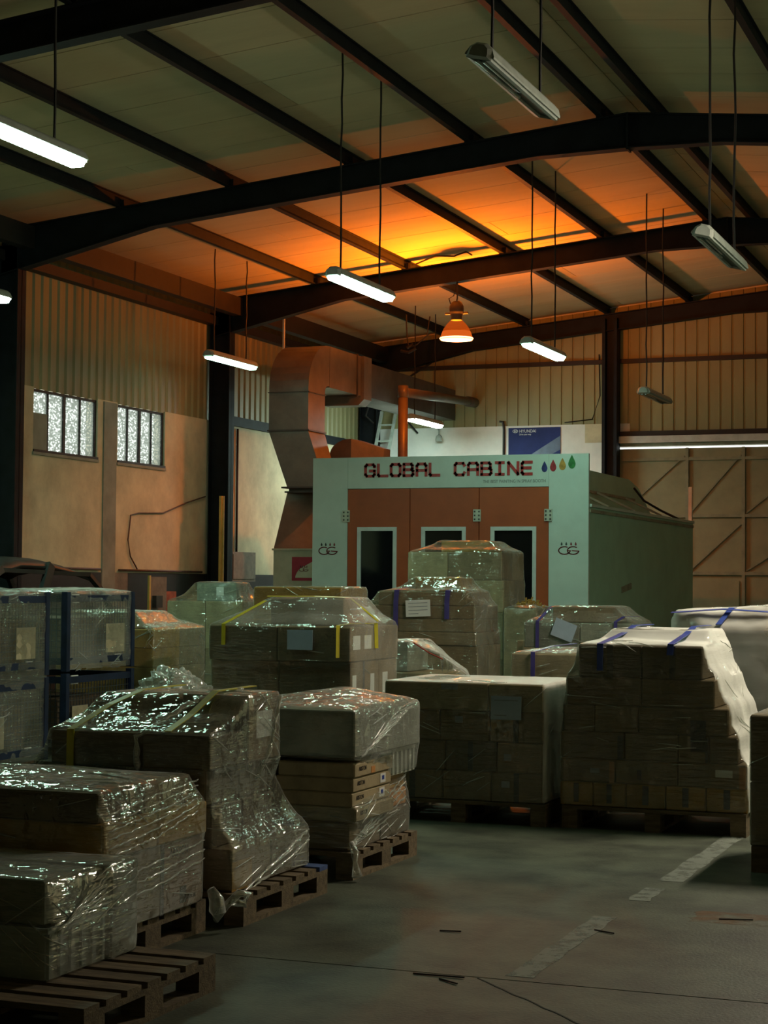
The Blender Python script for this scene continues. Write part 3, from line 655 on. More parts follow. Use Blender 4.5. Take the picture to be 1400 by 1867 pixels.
M().box(-11.370, -11.360, 25.196, 25.201, 1.40, 1.44).build('glass_symbol', 'sticker_red', cb)
M().box(-11.40, -11.33, 25.196, 25.201, 1.39, 1.40).build('glass_symbol', 'sticker_red', cb)
dc = thing('air_duct', 'large sheet metal air duct bending back under the eave', 'duct', (-11.7, 26.8, 2.09))
M().hexa([(-11.89, 26.05, 2.09), (-10.6, 26.80, 2.09), (-10.9, 26.89, 2.09), (-11.89, 26.89, 2.09), (-11.80, 26.36, 3.0), (-11.18, 26.72, 3.0), (-11.2, 26.97, 3.0), (-11.80, 26.97, 3.0)]).build('lower_taper', 'duct', dc)
for z_, e in ((3.0, .0), (3.07, .04)): M().box(-11.84 - e, -11.16 + e, 26.34 - e, 27.0 + e, z_, z_ + .025).build('flange', 'flange', dc)
M().box(-11.79, -11.21, 26.4, 26.95, 3.02, 3.08).build('collar', 'duct_dark', dc)
M().hexa([(-11.82, 26.4, 3.09), (-11.16, 26.4, 3.09), (-11.16, 26.98, 3.09), (-11.82, 26.98, 3.09), (-12.20, 26.5, 4.0), (-11.51, 26.5, 4.0), (-11.51, 27.18, 4.0), (-12.20, 27.18, 4.0)]).build('offset_section', 'duct', dc)
M().box(-12.22, -11.49, 26.48, 27.20, 4.0, 4.025).build('flange', 'flange', dc)
M().box(-12.20, -11.51, 26.5, 27.18, 4.025, 4.62).build('riser', 'duct', dc)
M().box(-12.215, -11.495, 26.485, 27.195, 4.62, 4.635).build('flange', 'duct_dark', dc)
prof = [(27.18, 4.635), (27.18, 4.70)] + [(27.36 - .18 * math.cos(math.pi / 2 * i / 6), 4.70 + .10 * math.sin(math.pi / 2 * i / 6)) for i in range(1, 7)] + [(27.36, 5.46)] + [(27.36 - .86 * math.sin(math.pi / 2 * i / 10), 4.70 + .76 * math.cos(math.pi / 2 * i / 10)) for i in range(1, 11)] + [(26.5, 4.635)]
M().prism(prof, lambda u, v, t_: (t_, u, v), -12.20, -11.51).build('elbow', 'duct', dc)
M().box(-12.20, -11.51, 27.37, 28.75, 4.78, 5.46).build('horizontal_section', 'duct', dc)
M().box(-12.22, -11.49, 28.55, 28.58, 4.74, 5.48).build('flange', 'duct_dark', dc)
M().prism([(-12.3, 4.75), (-12.2, 4.62), (-11.55, 4.62), (-11.45, 4.72), (-11.45, 5.46), (-12.3, 5.46)], lambda u, v, t_: (u, t_, v), 28.75, 29.1).build('fan_box', 'duct', dc)
M().box(-12.20, -11.55, 29.1, 33.9, 4.8, 5.4).build('outlet_section', 'duct_dark', dc)
M().bar((-12.29, 27.25, 4.2), (-12.29, 27.25, 6.2), .03).build('hanger_rod', 'rail_grey', dc)
pp = thing('extract_pipe', 'round brown extract pipe rising from the booth and turning to the back wall', 'pipe', (-10.64, 28.5, 2.68))
M().tube([(-10.64, 28.5, 2.68), (-10.64, 28.5, 4.72)], .085, 18).build('riser', 'pipe_brown', pp, smooth=True)
M().tube([(-10.64, 28.5, 4.70), (-10.64, 28.5, 4.90)], .09, 18).build('elbow', 'pipe_brown', pp, smooth=True)
M().tube([(-10.66, 28.62, 4.80), (-11.12, 33.4, 5.12)], .082, 18).build('horizontal_run', 'pipe_brown', pp, smooth=True)
M().tube([(-11.12, 33.38, 5.118), (-11.14, 33.86, 5.14)], .10, 18).build('end_collar', 'pipe_brown', pp, smooth=True)
ld_ = thing('fan_cowl', 'dark curved fan cowl sitting on the booth roof', 'cowl', (-11.0, 27.6, 2.68))
M().prism([(-11.55, 2.7), (-11.55, 3.68)] + [(-11.17 - .38 * math.cos(math.pi / 2 * i / 8), 3.68 + .26 * math.sin(math.pi / 2 * i / 8)) for i in range(9)] + [(-11.17, 2.7)], lambda u, v, t_: (u, t_, v), 27.5, 28.0).build('cowl', 'duct_dark', ld_)
M().hexa([(-11.17, 27.5, 2.7), (-10.75, 27.9, 2.7), (-10.75, 28.2, 2.7), (-11.17, 28.0, 2.7), (-11.17, 27.5, 3.94), (-10.75, 27.9, 3.80), (-10.75, 28.2, 3.80), (-11.17, 28.0, 3.94)]).build('side_box', 'duct_dark', ld_)
la = thing('ladder', 'pale metal ladder leaning in the back corner', 'ladder', (-12.95, 33.4, 2.7))
for dx in (0, .30): M().bar((-13.25 + dx, 33.2, 2.7), (-13.05 + dx, 33.75, 5.0), .05).build('stile', 'ladder', la)
for k in range(7):
    f = k / 7; x_ = -13.25 + .2 * f; M().bar((x_, 33.2 + .55 * f, 2.75 + 2.3 * f), (x_ + .30, 33.2 + .55 * f, 2.75 + 2.3 * f), .035).build('rung', 'ladder', la)
po = thing('banner', 'dark blue printed banner on the white back wall', 'banner', (-9.9, YBK - .02, 3.4))
pb = M().box(-10.44, -9.39, YBK - .02, YBK - .008, 3.4, 4.62).build('sheet', 'poster_blue', po)
M().prism([(-10.05, 4.05), (-9.39, 4.45), (-9.39, 4.18), (-9.65, 4.05)], lambda u, v, t_: (u, t_, v), YBK - .022, YBK - .0195).build('band', 'poster_band', po)
text('HYUNDAI', 'lettering', .085, (-10.22, YBK - .021, 4.525), (math.pi / 2, 0, 0), 'print_white', po, ext=.001, sx=.9)
text('Drive your way', 'lettering', .045, (-10.22, YBK - .021, 4.475), (math.pi / 2, 0, 0), 'print_white', po, ext=.001, sx=.85)
strokes([[(math.cos(math.radians(a)), .6 * math.sin(math.radians(a))) for a in range(0, 361, 20)], [(-.45, -.42), (-.3, .42)], [(.3, -.42), (.45, .42)], [(-.35, -.08), (.35, .08)]], -10.30, 4.555, .05, .05, .010, YBK - .023, YBK - .0195, 'emblem', 'print_white', po)
sp = thing('wall_spotlight', 'small spotlight on a bent arm on the white wall', 'spotlight', (-11.85, 33.8, 4.66))
M().tube([(-11.95, 33.88, 4.66), (-11.84, 33.7, 4.66), (-11.80, 33.65, 4.58), (-11.80, 33.65, 4.50)], .018, 8).build('arm', 'fixture_grey', sp, smooth=True)
M().lathe([(.03, .0), (.06, -.03), (.07, -.10), (.06, -.13), (0, -.13)], (-11.80, 33.65, 4.50), 14).build('head', 'fixture_grey', sp, smooth=True)
fpost = thing('upright_profile', 'thin metal profile yellowed with painted lamp light standing upright against the dark column', 'profile', (-12.86, 26.2, 0))
M().box(-12.90, -12.86, 26.15, 26.25, 0, 2.95).build('flange', 'yellow_and_lamplit', fpost); M().box(-12.86, -12.835, 26.19, 26.21, 0, 2.95).build('web', 'yellow_and_lamplit', fpost)  # yellow colour stands for orange lamp light on bare metal
gb = thing('wall_box', 'brown metal box fixed low on the wall behind the column', 'box', (-13.4, 27.9, 1.56))
M().box(XL + .01, -13.3, 27.45, 28.40, 1.58, 2.08).build('body', 'grey_box', gb); M().box(-13.3, -13.285, 27.5, 28.35, 1.62, 2.04).build('cover', 'grey_box', gb)
yp = thing('socket_post', 'yellow edged post with a dark socket box beside the wall', 'post', (-12.9, 23.9, 0))
M().box(-12.93, -12.90, 23.85, 23.90, 0, 1.66).build('edge', 'yellow_and_lamplit', yp); M().box(-12.95, -12.93, 23.9, 24.45, 0, 1.64).build('panel', 'grey_box', yp)
M().box(-12.93, -12.86, 24.0, 24.2, 1.18, 1.36).build('socket', 'lamp_housing', yp)
M().box(-13.1, -13.0, 24.35, 24.9, 0, 1.42).build('red_board', 'red_panel', None, 'rust red board leaning by the dark dado', 'board')

# ================================================================== PALLET LOADS
ORD = ['first', 'second', 'third', 'fourth', 'fifth', 'sixth', 'seventh']
_box_cache = {}
def carton_mesh(sx, sy, sz, m):
    key = (round(sx, 3), round(sy, 3), round(sz, 3), m)
    if key not in _box_cache:
        bm = bmesh.new(); bmesh.ops.create_cube(bm, size=1)
        for v in bm.verts: v.co = (v.co.x * sx, v.co.y * sy, (v.co.z + .5) * sz)
        bmesh.ops.bevel(bm, geom=list(bm.edges), offset=min(.007, sz * .1), segments=1, affect='EDGES')
        me = bpy.data.meshes.new('carton'); bm.to_mesh(me); bm.free(); me.materials.append(MATS[m]); _box_cache[key] = me
    return _box_cache[key]
class Box:
    def __init__(s, x0, x1, y0, y1, z0, z1): s.b = (x0, x1, y0, y1, z0, z1); s.o = None
    def pts(s, e=0):
        x0, x1, y0, y1, z0, z1 = s.b
        return [(x, y, z) for x in (x0 - e, x1 + e) for y in (y0 - e, y1 + e) for z in (z0, z1 + e)]
def carton(x0, x1, y0, y1, z0, z1, tone, label, group, name='carton', cat='carton', gap=0.003, yaw=None, rn=random.Random(11)):
    B = Box(x0 + gap, x1 - gap, y0 + gap, y1 - gap, z0, z1)
    o = bpy.data.objects.new(name, carton_mesh(x1 - x0 - 2 * gap, y1 - y0 - 2 * gap, z1 - z0 - .001, 'carton_' + tone)); COL.objects.link(o)
    o.location = ((x0 + x1) / 2, (y0 + y1) / 2, z0 + .0005)
    OFF[o.name] = o.location.copy(); tag(o, label, cat, group)
    B.o = o
    return B
def on_face(B, face, u0, u1, v0, v1, m, name, t=.002, sub=None):
    """flat sheet on the front ('f') or side ('r') or top ('t') face of a carton, in fractions of the face"""
    x0, x1, y0, y1, z0, z1 = B.b; mm = M()
    if face == 'f': mm.box(x0 + (x1 - x0) * u0, x0 + (x1 - x0) * u1, y0 - t, y0 + .0005, z0 + (z1 - z0) * v0, z0 + (z1 - z0) * v1)
    elif face == 'r': mm.box(x1 - .0005, x1 + t, y0 + (y1 - y0) * u0, y0 + (y1 - y0) * u1, z0 + (z1 - z0) * v0, z0 + (z1 - z0) * v1)
    else: mm.box(x0 + (x1 - x0) * u0, x0 + (x1 - x0) * u1, y0 + (y1 - y0) * v0, y0 + (y1 - y0) * v1, z1 - .0015, z1 + t)
    return mm.build(name, m, sub or B.o)
def layer(load, lname, z0, z1, xs, ys_, tone, group, full=False):
    """one layer of cartons on the grid xs x ys_; only the cartons of the front row and the aisle-side column unless full"""
    out = {}; nx, ny = len(xs) - 1, len(ys_) - 1
    for i in range(nx):
        for j in range(ny):
            if not full and j > 0 and i < nx - 1: continue
            t = tone[(i + j) % len(tone)] if isinstance(tone, (list, tuple)) else tone
            col = '' if nx == 1 else (('left', 'right')[i] if nx == 2 else (('left', 'middle', 'right')[i] if nx == 3 else ORD[i] + ' from left'))
            row = '' if ny == 1 else ('front ' if j == 0 else ('rear ' if j == ny - 1 else 'mid '))
            pos = (row + col).strip()
            lab = f"{t} carton, {pos + ' in ' if pos else ''}{lname} of {load}"
            out[(i, j)] = carton(xs[i], xs[i + 1], ys_[j], ys_[j + 1], z0, z1, t, lab, group)
    return out

# ---- pallets: one is built with its boards and blocks, the rest are copies
def make_pallet(sx, sy):
    t = thing('pallet', '', 'pallet', (0, 0, 0), 'wooden pallets')
    n = 7; w = sy / (n + (n - 1) * .45); g = (sy - n * w) / (n - 1)
    for k in range(n):
        y0 = -sy / 2 + k * (w + g); M().box(-sx / 2, sx / 2, y0, y0 + w, .122, .144).build('deck_board', 'wood', t)
    for k in (-1, 0, 1):
        x = k * (sx / 2 - .05)
        M().box(x - .05, x + .05, -sy / 2, sy / 2, .100, .1215).build('stringer_board', 'wood', t)
        M().box(x - .05, x + .05, -sy / 2, sy / 2, 0.0, .0215).build('bottom_board', 'wood', t)
        for q in (-1, 0, 1):
            y = q * (sy / 2 - .07); M().box(x - .05, x + .05, y - .07, y + .07, .022, .0995).build('block', 'wood', t)
    return t
PAL = make_pallet(1.2, 1.0); PAL_USED = [False]
def pallet(xr, y0, label, blue=()):
    """pallet 1.2 x 1.0 m with its aisle-side edge at xr and front edge at y0"""
    loc = Vector((xr - .6, y0 + .5, 0))
    if not PAL_USED[0]:
        t = PAL; PAL_USED[0] = True
    else:
        t = PAL.copy(); COL.objects.link(t)
        for ch in PAL_PARTS:
            c = ch.copy(); COL.objects.link(c); c.parent = t
            if ch.name in blue:
                c.data = ch.data.copy(); c.data.materials[0] = MATS['wood_blue']
    t.location = loc; t['label'] = label; OFF[t.name] = loc
    return t
PAL_PARTS = [o for o in bpy.data.objects if o.parent == PAL]

# ---- stretch film
def film(name, label, groups, zbot, m='film', cling=.55, vox=.03, wr=.004, extra=(), seed=0, group='stretch wraps', cat='stretch wrap', smooth=2, front='film_tight', creases=45, crease_w=1.0):
    boxes = [b for g in groups for b in g]
    bmh = bmesh.new()
    for gi, g in enumerate(groups):
        bb = bmesh.new()
        for b in g:
            for p in b.pts(.012): bb.verts.new(p)
        for p in (extra[gi] if gi < len(extra) and extra[gi] else ()): bb.verts.new(p)
        r = bmesh.ops.convex_hull(bb, input=list(bb.verts))
        kill = [e for e in list(set(r['geom_interior'] + r['geom_unused'])) if isinstance(e, bmesh.types.BMVert)]
        bmesh.ops.delete(bb, geom=kill, context='VERTS')
        tm = bpy.data.meshes.new('t'); bb.to_mesh(tm); bb.free(); bmh.from_mesh(tm); bpy.data.meshes.remove(tm)
    bmesh.ops.recalc_face_normals(bmh, faces=bmh.faces)
    me = bpy.data.meshes.new('tmp'); bmh.to_mesh(me); bmh.free()
    ob = bpy.data.objects.new('tmp', me); COL.objects.link(ob)
    md = ob.modifiers.new('r', 'REMESH'); md.mode = 'VOXEL'; md.voxel_size = vox
    me2 = bpy.data.meshes.new_from_object(ob.evaluated_get(bpy.context.evaluated_depsgraph_get()))
    bpy.data.objects.remove(ob); bpy.data.meshes.remove(me)
    bv, bf = [], []
    for b in boxes:
        x0, x1, y0, y1, z0, z1 = b.b; k = len(bv)
        bv += [(x0, y0, z0), (x1, y0, z0), (x1, y1, z0), (x0, y1, z0), (x0, y0, z1), (x1, y0, z1), (x1, y1, z1), (x0, y1, z1)]
        bf += [tuple(k + i for i in q) for q in ((3, 2, 1, 0), (4, 5, 6, 7), (0, 1, 5, 4), (1, 2, 6, 5), (2, 3, 7, 6), (3, 0, 4, 7))]
    bvh = BVHTree.FromPolygons([Vector(v) for v in bv], bf)
    co = [v.co.copy() for v in me2.vertices]; nb = [[] for _ in co]
    for e in me2.edges:
        a, b = e.vertices; nb[a].append(b); nb[b].append(a)
    sd = Vector((seed * 3.7, seed * 1.3, 0))
    for i, p in enumerate(co):
        loc, nn, idx, d = bvh.find_nearest(p)
        if d > .008:
            k = cling * (.8 + .7 * noise.noise(p * 2.5 + sd))
            co[i] = p.lerp(loc + (p - loc) * (.006 / d), max(0, min(.97, k)))
    for it in range(smooth):
        new = []
        for i, p in enumerate(co):
            q = Vector((0, 0, 0))
            for j in nb[i]: q += co[j]
            new.append(p.lerp(q / max(1, len(nb[i])), .5))
        co = new
    me2.vertices.foreach_set('co', [c for p in co for c in p]); me2.update()
    nrm = [v.normal.copy() for v in me2.vertices]
    for i, p in enumerate(co):
        q = p + sd
        s_ = noise.noise(Vector((q.x * 3 + q.z * 4, q.y * 3, q.z * 16))) * .6 + noise.noise(Vector((q.x * 13, q.y * 13, q.z * 5))) * .5
        p = p + nrm[i] * (wr * s_)
        loc, nn, idx, d = bvh.find_nearest(p)
        if (p - loc).dot(nn) < .005: p = loc + nn * .005
        co[i] = p
    me2.vertices.foreach_set('co', [c for p in co for c in p]); me2.update()
    bm = bmesh.new(); bm.from_mesh(me2)
    kill = [f for f in bm.faces if f.calc_center_median().z < zbot + .03 and f.normal.z < -.5]
    bmesh.ops.delete(bm, geom=kill, context='FACES')
    xs = [p.x for p in co]; ys_ = [p.y for p in co]
    off = Vector(((min(xs) + max(xs)) / 2, (min(ys_) + max(ys_)) / 2, zbot))
    for v in bm.verts: v.co -= off
    bm.to_mesh(me2); bm.free(); me2.name = name
    for p in me2.polygons: p.use_smooth = True
    me2.materials.clear(); me2.materials.append(MATS[m])
    if front:   # clearer film on shaded fronts; milkier tops and sides paint in the lamp light
        me2.materials.append(MATS[front])
        for p in me2.polygons:
            if p.normal.y < -.75: p.material_index = 1
    o = bpy.data.objects.new(name, me2); COL.objects.link(o); o.location = off; OFF[o.name] = off
    tag(o, label, cat, group)
    # stretched creases over the film, whitened and glossed to paint in highlights
    if creases:
        tree = BVHTree.FromPolygons([v.co for v in me2.vertices], [tuple(p.vertices) for p in me2.polygons])
        rn = random.Random(seed + 100); cm = M()
        pool = [p for p in me2.polygons if p.normal.x > .5 or p.normal.y < -.5 or p.normal.z > .6]
        hub = rn.choice(pool).center.copy()
        for _ in range(creases):
            if rn.random() < .35: hub = rn.choice(pool).center.copy(); tl = rn.uniform(-.6, .6)
            p0 = None; tl = rn.uniform(-.6, .6) if _ == 0 else tl
            q = hub + Vector((rn.gauss(0, .07), rn.gauss(0, .07), rn.gauss(0, .07))); loc, nn, idx, d = tree.find_nearest(q)
            if loc is None: continue
            t_ = nn.cross(Vector((0, 0, 1))); t_ = Vector((1, .3, 0)) if t_.length < .3 else t_
            t_.normalize(); b_ = nn.cross(t_); a_ = tl + rn.gauss(0, .12); dr = t_ * math.cos(a_) + b_ * math.sin(a_)
            pts = []; n = rn.randint(4, 10); p = loc
            for i in range(n):
                loc, nn, idx, d = tree.find_nearest(p)
                pts.append(loc + nn * .002 + off); dr = (dr - nn * dr.dot(nn)).normalized(); p = loc + dr * .028
            r_ = rn.uniform(.0018, .0042) * crease_w; cm.tube(pts, [r_ * (.3 + .7 * math.sin(math.pi * (i + .5) / n)) for i in range(n)], 5)
        tag(cm.build('crease_glints', 'film_crease', o, smooth=True), kind='stuff')
    return o
def fold(wrap, pts, r, flat=.45, m='film_crumpled', seed=0):
    """gathered rope of film lying on a wrap"""
    P = []; R = []; rn = random.Random(seed)
    for a, b in zip(pts, pts[1:]):
        a, b = Vector(a), Vector(b); n = max(2, int((b - a).length / .03))
        for i in range(n): P.append(a.lerp(b, i / n) + Vector((rn.uniform(-.004, .004), rn.uniform(-.004, .004), rn.uniform(-.004, .004)))); R.append(r * rn.uniform(.55, 1.25))
    P.append(Vector(pts[-1])); R.append(r * .3); R[0] = r * .4
    return M().tube(P, R, 7).build('film_fold', m, wrap, smooth=True)
def strap(pts, wdir, m, label, w=.035, group='strapping bands'):
    out = []
    for a, b in zip(pts, pts[1:]):
        a, b = Vector(a), Vector(b); n = max(1, int((b - a).length / .12))
        out += [a.lerp(b, i / n) for i in range(n)]
    out.append(Vector(pts[-1]))
    return M().ribbon(out, wdir, w, .004).build('strapping_band', m, None, label, 'strap', group)
def sheet(c, w, h, face, rot, m, label, lines=4):
    """paper sheet lying on a vertical face ('f': facing -Y, 'r': facing +X), rotated in its plane"""
    cx_, cy_, cz = c
    t = thing('paper_sheet', label, 'paper', c, 'paper sheets on the loads')
    def P(u, v, d):
        a = u * math.cos(rot) - v * math.sin(rot); b = u * math.sin(rot) + v * math.cos(rot)
        return (cx_ + a, cy_ - d, cz + b) if face == 'f' else (cx_ + d, cy_ + a, cz + b)
    q = [(-w / 2, -h / 2), (w / 2, -h / 2), (w / 2, h / 2), (-w / 2, h / 2)]
    M().prism(q, lambda u, v, d: P(u, v, d), 0, .002).build('sheet', m, t)
    for k in range(lines):
        v = h * (.32 - .64 * k / max(1, lines - 1)); l = w * (.78 if k != lines - 1 else .4)
        M().prism([(-w * .39, v - h * .018), (-w * .39 + l, v - h * .018), (-w * .39 + l, v + h * .018), (-w * .39, v + h * .018)], lambda u, v_, d: P(u, v_, d), .002, .003).build('print_line', 'paper_print', t)
    return t

PT = .146   # top of a pallet
# ---- load A: grey crates at the bottom corner
pallet(-3.16, 5.42, 'bare edged wooden pallet under the ribbed grey crate')
def ribbed_crate(x0, x1, y0, y1, z0, z1, label, cm='crate_grey'):
    t = thing('plastic_crate', label, 'crate', ((x0 + x1) / 2, (y0 + y1) / 2, z0), 'grey plastic crates')
    M().box(x0, x1, y0, y1, z0, z1).build('body', cm, t)
    M().box(x0 - .012, x1 + .012, y0 - .012, y1 + .012, z1 - .02, z1).build('rim', cm, t)
    n = max(2, int((y1 - y0) / .07))
    for k in range(n + 1):
        y_ = y0 + .008 + (y1 - y0 - .016) * k / n; M().box(x1, x1 + .012, y_ - .008, y_ + .008, z0 + .005, z1 - .022).build('rib', cm, t)
    n = max(2, int((x1 - x0) / .09))
    for k in range(n + 1):
        x_ = x0 + .008 + (x1 - x0 - .016) * k / n; M().box(x_ - .008, x_ + .008, y0 - .012, y0, z0 + .005, z1 - .022).build('rib', cm, t)
    B = Box(x0 - .013, x1 + .013, y0 - .013, y1 + .013, z0, z1); B.o = t
    return B
A1 = ribbed_crate(-4.30, -3.50, 5.73, 6.13, PT, .335, 'ribbed grey plastic crate at the bottom of the load by the bare pallet')
A2 = carton(-4.30, -3.47, 6.15, 6.36, PT, .50, 'grey', 'smooth grey box standing behind the ribbed grey crate', 'grey boxes')
A3 = carton(-4.28, -3.52, 5.74, 6.12, .337, .50, 'grey', 'grey box under film resting on the ribbed grey crate', 'grey boxes')
wA = film('stretch_wrap', 'clear film gathered to a point over the ribbed grey crate', [[A3, A2, A1]], .16, cling=.45, seed=1, m='film', wr=.006)
for k in range(7): fold(wA, [(-3.465, 5.74, .325 - .004 * k), (-3.47, 5.95, .36 + .008 * k), (-3.48, 6.2, .37 + .022 * k)], .004, seed=30 + k)
# ---- load B: cartons with a yellow layer
pallet(-3.74, 6.49, 'dark wooden pallet under the load with the yellow layer')
B0 = layer('the yellow-layer load', 'bottom layer', PT, .455, [-4.9, -4.3, -3.72], [6.50, 7.02, 7.42], ['pink', 'brown'], 'cartons of the yellow-layer load')
B1 = layer('the yellow-layer load', 'yellow layer', .456, .60, [-4.9, -4.3, -3.70], [6.48, 6.95, 7.42], 'yellow', 'cartons of the yellow-layer load')
B2 = layer('the yellow-layer load', 'top layer', .601, .725, [-4.85, -4.3, -3.74], [6.50, 6.9, 7.32], ['brown', 'dark'], 'cartons of the yellow-layer load', full=True)
rr = B0[(1, 1)]
on_face(rr, 'r', -.02, .06, 0, 1, 'tape_dark', 'tape'); text('ARISTON', 'printed_text', .055, (rr.b[1] + .001, 7.10, .385), (math.pi / 2, 0, math.pi / 2), 'ink', rr.o, ext=.0006, sx=.75)
on_face(rr, 'r', .45, .60, .08, .32, 'ink', 'glass_symbol', t=.001)
text('ARISTON', 'printed_text', .03, (rr.b[1] + .001, 7.25, .18), (math.pi / 2, 0, math.pi / 2), 'ink', rr.o, ext=.0006, sx=.8)
wB = film('stretch_wrap', 'wrinkled clear film over the load with the yellow layer', [[b for d in (B1, B2) for b in d.values()] + list(B0.values())], .17, cling=.7, seed=2, extra=[[(-4.3, 6.9, .80), (-3.95, 7.05, .775), (-4.6, 6.8, .80)]])
for k in range(6): fold(wB, [(-3.685, 6.5, .47 + .035 * k), (-3.686, 6.9, .50 + .036 * k), (-3.688, 7.3, .57 + .028 * k)], .004, seed=40 + k)
for k in range(3): fold(wB, [(-3.70, 6.52, .26 + .05 * k), (-3.70, 6.95, .29 + .05 * k), (-3.702, 7.40, .345 + .04 * k)], .004, seed=50 + k)
kt = M(); rn = random.Random(5)
kp = [(-3.69, 7.44, .20), (-3.67, 7.46, .15), (-3.66, 7.45, .10), (-3.68, 7.47, .06), (-3.64, 7.50, .12), (-3.60, 7.55, .17), (-3.57, 7.58, .16), (-3.58, 7.57, .12), (-3.63, 7.53, .13)]
kt.tube(kp, [.02, .035, .04, .02, .018, .02, .022, .02, .016], 7).build('film_knot', 'film_crumpled', None, 'twisted tail of film hanging at the corner of a dark pallet', 'film tail', smooth=True)
# ---- load C: aisle load with two yellow bands
pallet(-3.62, 7.64, 'wooden pallet with a blue end board beside the dark stacked flat cartons', blue=('deck_board.006',))
LC, GC = 'the yellow-banded aisle load', 'cartons of the yellow-banded aisle load'
C0 = layer(LC, 'bottom layer', PT, .34, [-4.8, -4.2, -3.70], [7.68, 8.12, 8.58], ['dark', 'brown'], GC)
C1 = layer(LC, 'second layer', .341, .54, [-4.75, -4.25, -3.80], [7.66, 8.0, 8.36], 'dark', GC)
C2 = layer(LC, 'third layer', .541, .715, [-4.75, -4.25, -3.82], [7.64, 8.0, 8.34], 'dark', GC)
C3 = {(0, 0): carton(-4.62, -4.14, 7.57, 7.96, .716, .875, 'dark', 'dark carton under the first yellow band on top of the aisle load', GC),
      (1, 0): carton(-4.125, -3.77, 7.57, 7.96, .716, .875, 'dark', 'dark carton under the second yellow band on top of the aisle load', GC),
      (0, 1): carton(-4.55, -4.14, 7.97, 8.34, .716, 1.03, 'brown', 'taller brown carton at the back of the yellow-banded aisle load', GC),
      (1, 1): carton(-4.125, -3.76, 7.97, 8.34, .716, 1.04, 'brown', 'taller brown carton at the back corner of the yellow-banded aisle load', GC)}
CB = [b for d in (C0, C1, C2, C3) for b in d.values()]
wC = film('stretch_wrap', 'shiny clear film over the load with two yellow bands by the aisle', [[b for d in (C1, C2, C3) for b in d.values()], list(C0.values()) + [C2[(1, 1)], C2[(1, 0)]]], .17, cling=.5, seed=3, wr=.007, vox=.026)
fold(wC, [(-4.13, 7.545, .70), (-4.14, 7.545, .86), (-4.10, 7.60, .90), (-4.02, 7.85, 1.0), (-3.9, 8.2, 1.06)], .016, seed=1)
fold(wC, [(-3.755, 8.33, 1.03), (-3.75, 8.22, .80), (-3.79, 8.12, .62)], .012, seed=2)
fold(wC, [(-3.69, 8.54, .33), (-3.685, 8.2, .24), (-3.68, 7.75, .13)], .008, seed=3)
fold(wC, [(-3.685, 8.56, .28), (-3.68, 8.2, .20), (-3.675, 7.72, .12)], .006, seed=4)
strap([(-4.50, 7.55, .62), (-4.50, 7.555, .885), (-4.42, 7.78, .99), (-4.34, 7.96, 1.055), (-4.32, 8.36, 1.06)], (1, .2, 0), 'band_yellow', 'yellow band over the far top carton of the aisle load')
strap([(-3.98, 7.555, .893), (-3.96, 7.75, .96), (-3.93, 7.95, 1.06), (-3.92, 8.36, 1.065)], (1, .1, 0), 'band_yellow', 'yellow band over the corner top carton of the aisle load')
on_face(C3[(1, 1)], 'r', .25, .75, .35, .75, 'paper_white', 'label')
on_face(C0[(1, 0)], 'r', .0, .5, .0, .7, 'carton_yellow', 'yellow_panel')
# ---- load D: flat cartons and white crate
pallet(-3.64, 9.04, 'wooden pallet with a film tail tied at its corner')
LD, GD = 'the flat-carton load', 'cartons of the flat-carton load'
D0 = layer(LD, 'bottom layer', PT, .30, [-4.75, -4.2, -3.68], [9.08, 9.55, 10.02], ['dark', 'brown'], GD)
DD = list(D0.values())
zz = .301; flats = []
for k in range(4):
    hgt = .078; dx = (.03, -.01, .0, .015)[k]
    lab = ['lowest flat tan carton in the pile beneath the big top box', 'flat tan carton with a blue white label, second from bottom of its pile', 'flat tan carton with a blue white label, second from top of its pile', 'topmost flat tan carton with printed name beneath the big top box'][k]
    b = carton(-4.12 + dx, -3.66 + dx * .6, 9.08, 9.66, zz, zz + hgt, 'tan', lab, 'flat tan cartons', gap=.001); flats.append(b); zz += hgt + .001
    text('ARISTON', 'printed_text', .034, (b.b[1] + .001, 9.14, b.b[4] + .034), (math.pi / 2, 0, math.pi / 2), 'ink', b.o, ext=.0006, sx=.8)
    if k in (1, 2): 
        l_ = on_face(b, 'r', .70, .84, .2, .85, 'paper_white', 'label'); on_face(b, 'r', .74, .80, .4, .7, 'band_blue', 'label_mark', t=.003, sub=l_)
    if k == 3: on_face(b, 'r', .42, .52, .1, .55, 'carton_orange', 'orange_mark')
DD += flats
for k in range(4):
    DD.append(carton(-4.75, -4.13, 9.08, 9.7, .301 + k * .079, .301 + k * .079 + .078, 'dark', ['lowest dark flat carton at the hidden side of the flat-carton load', 'second dark flat carton from bottom at the hidden side of the flat-carton load', 'third dark flat carton from bottom at the hidden side of the flat-carton load', 'uppermost dark flat carton at the hidden side of the flat-carton load'][k], GD, gap=.001))
DD.append(carton(-4.2, -3.70, 9.68, 10.02, .301, .40, 'orange', 'orange carton low behind the flat tan cartons', GD))
DD.append(carton(-4.2, -3.72, 9.70, 10.04, .401, .49, 'yellow', 'yellow carton under the white ribbed crate', GD))
D5 = ribbed_crate(-4.15, -3.68, 9.70, 10.06, .491, .645, 'white ribbed crate behind the flat tan cartons', 'carton_white'); DD.append(D5)
D6 = carton(-4.10, -3.64, 9.05, 10.08, .648, .90, 'grey', 'big long grey carton on top of the flat-carton load', GD)
D7 = carton(-4.75, -4.11, 9.10, 9.9, .648, .86, 'dark', 'dark carton beside the big long carton on the flat-carton load', GD)
wD = film('stretch_wrap', 'clear film hood stretched over the big top box of the flat-carton load', [[D6, D7, D5]], .60, cling=.35, seed=4, extra=[[(-4.0, 9.9, 1.02), (-4.2, 9.5, .98), (-3.63, 9.12, .62)]])
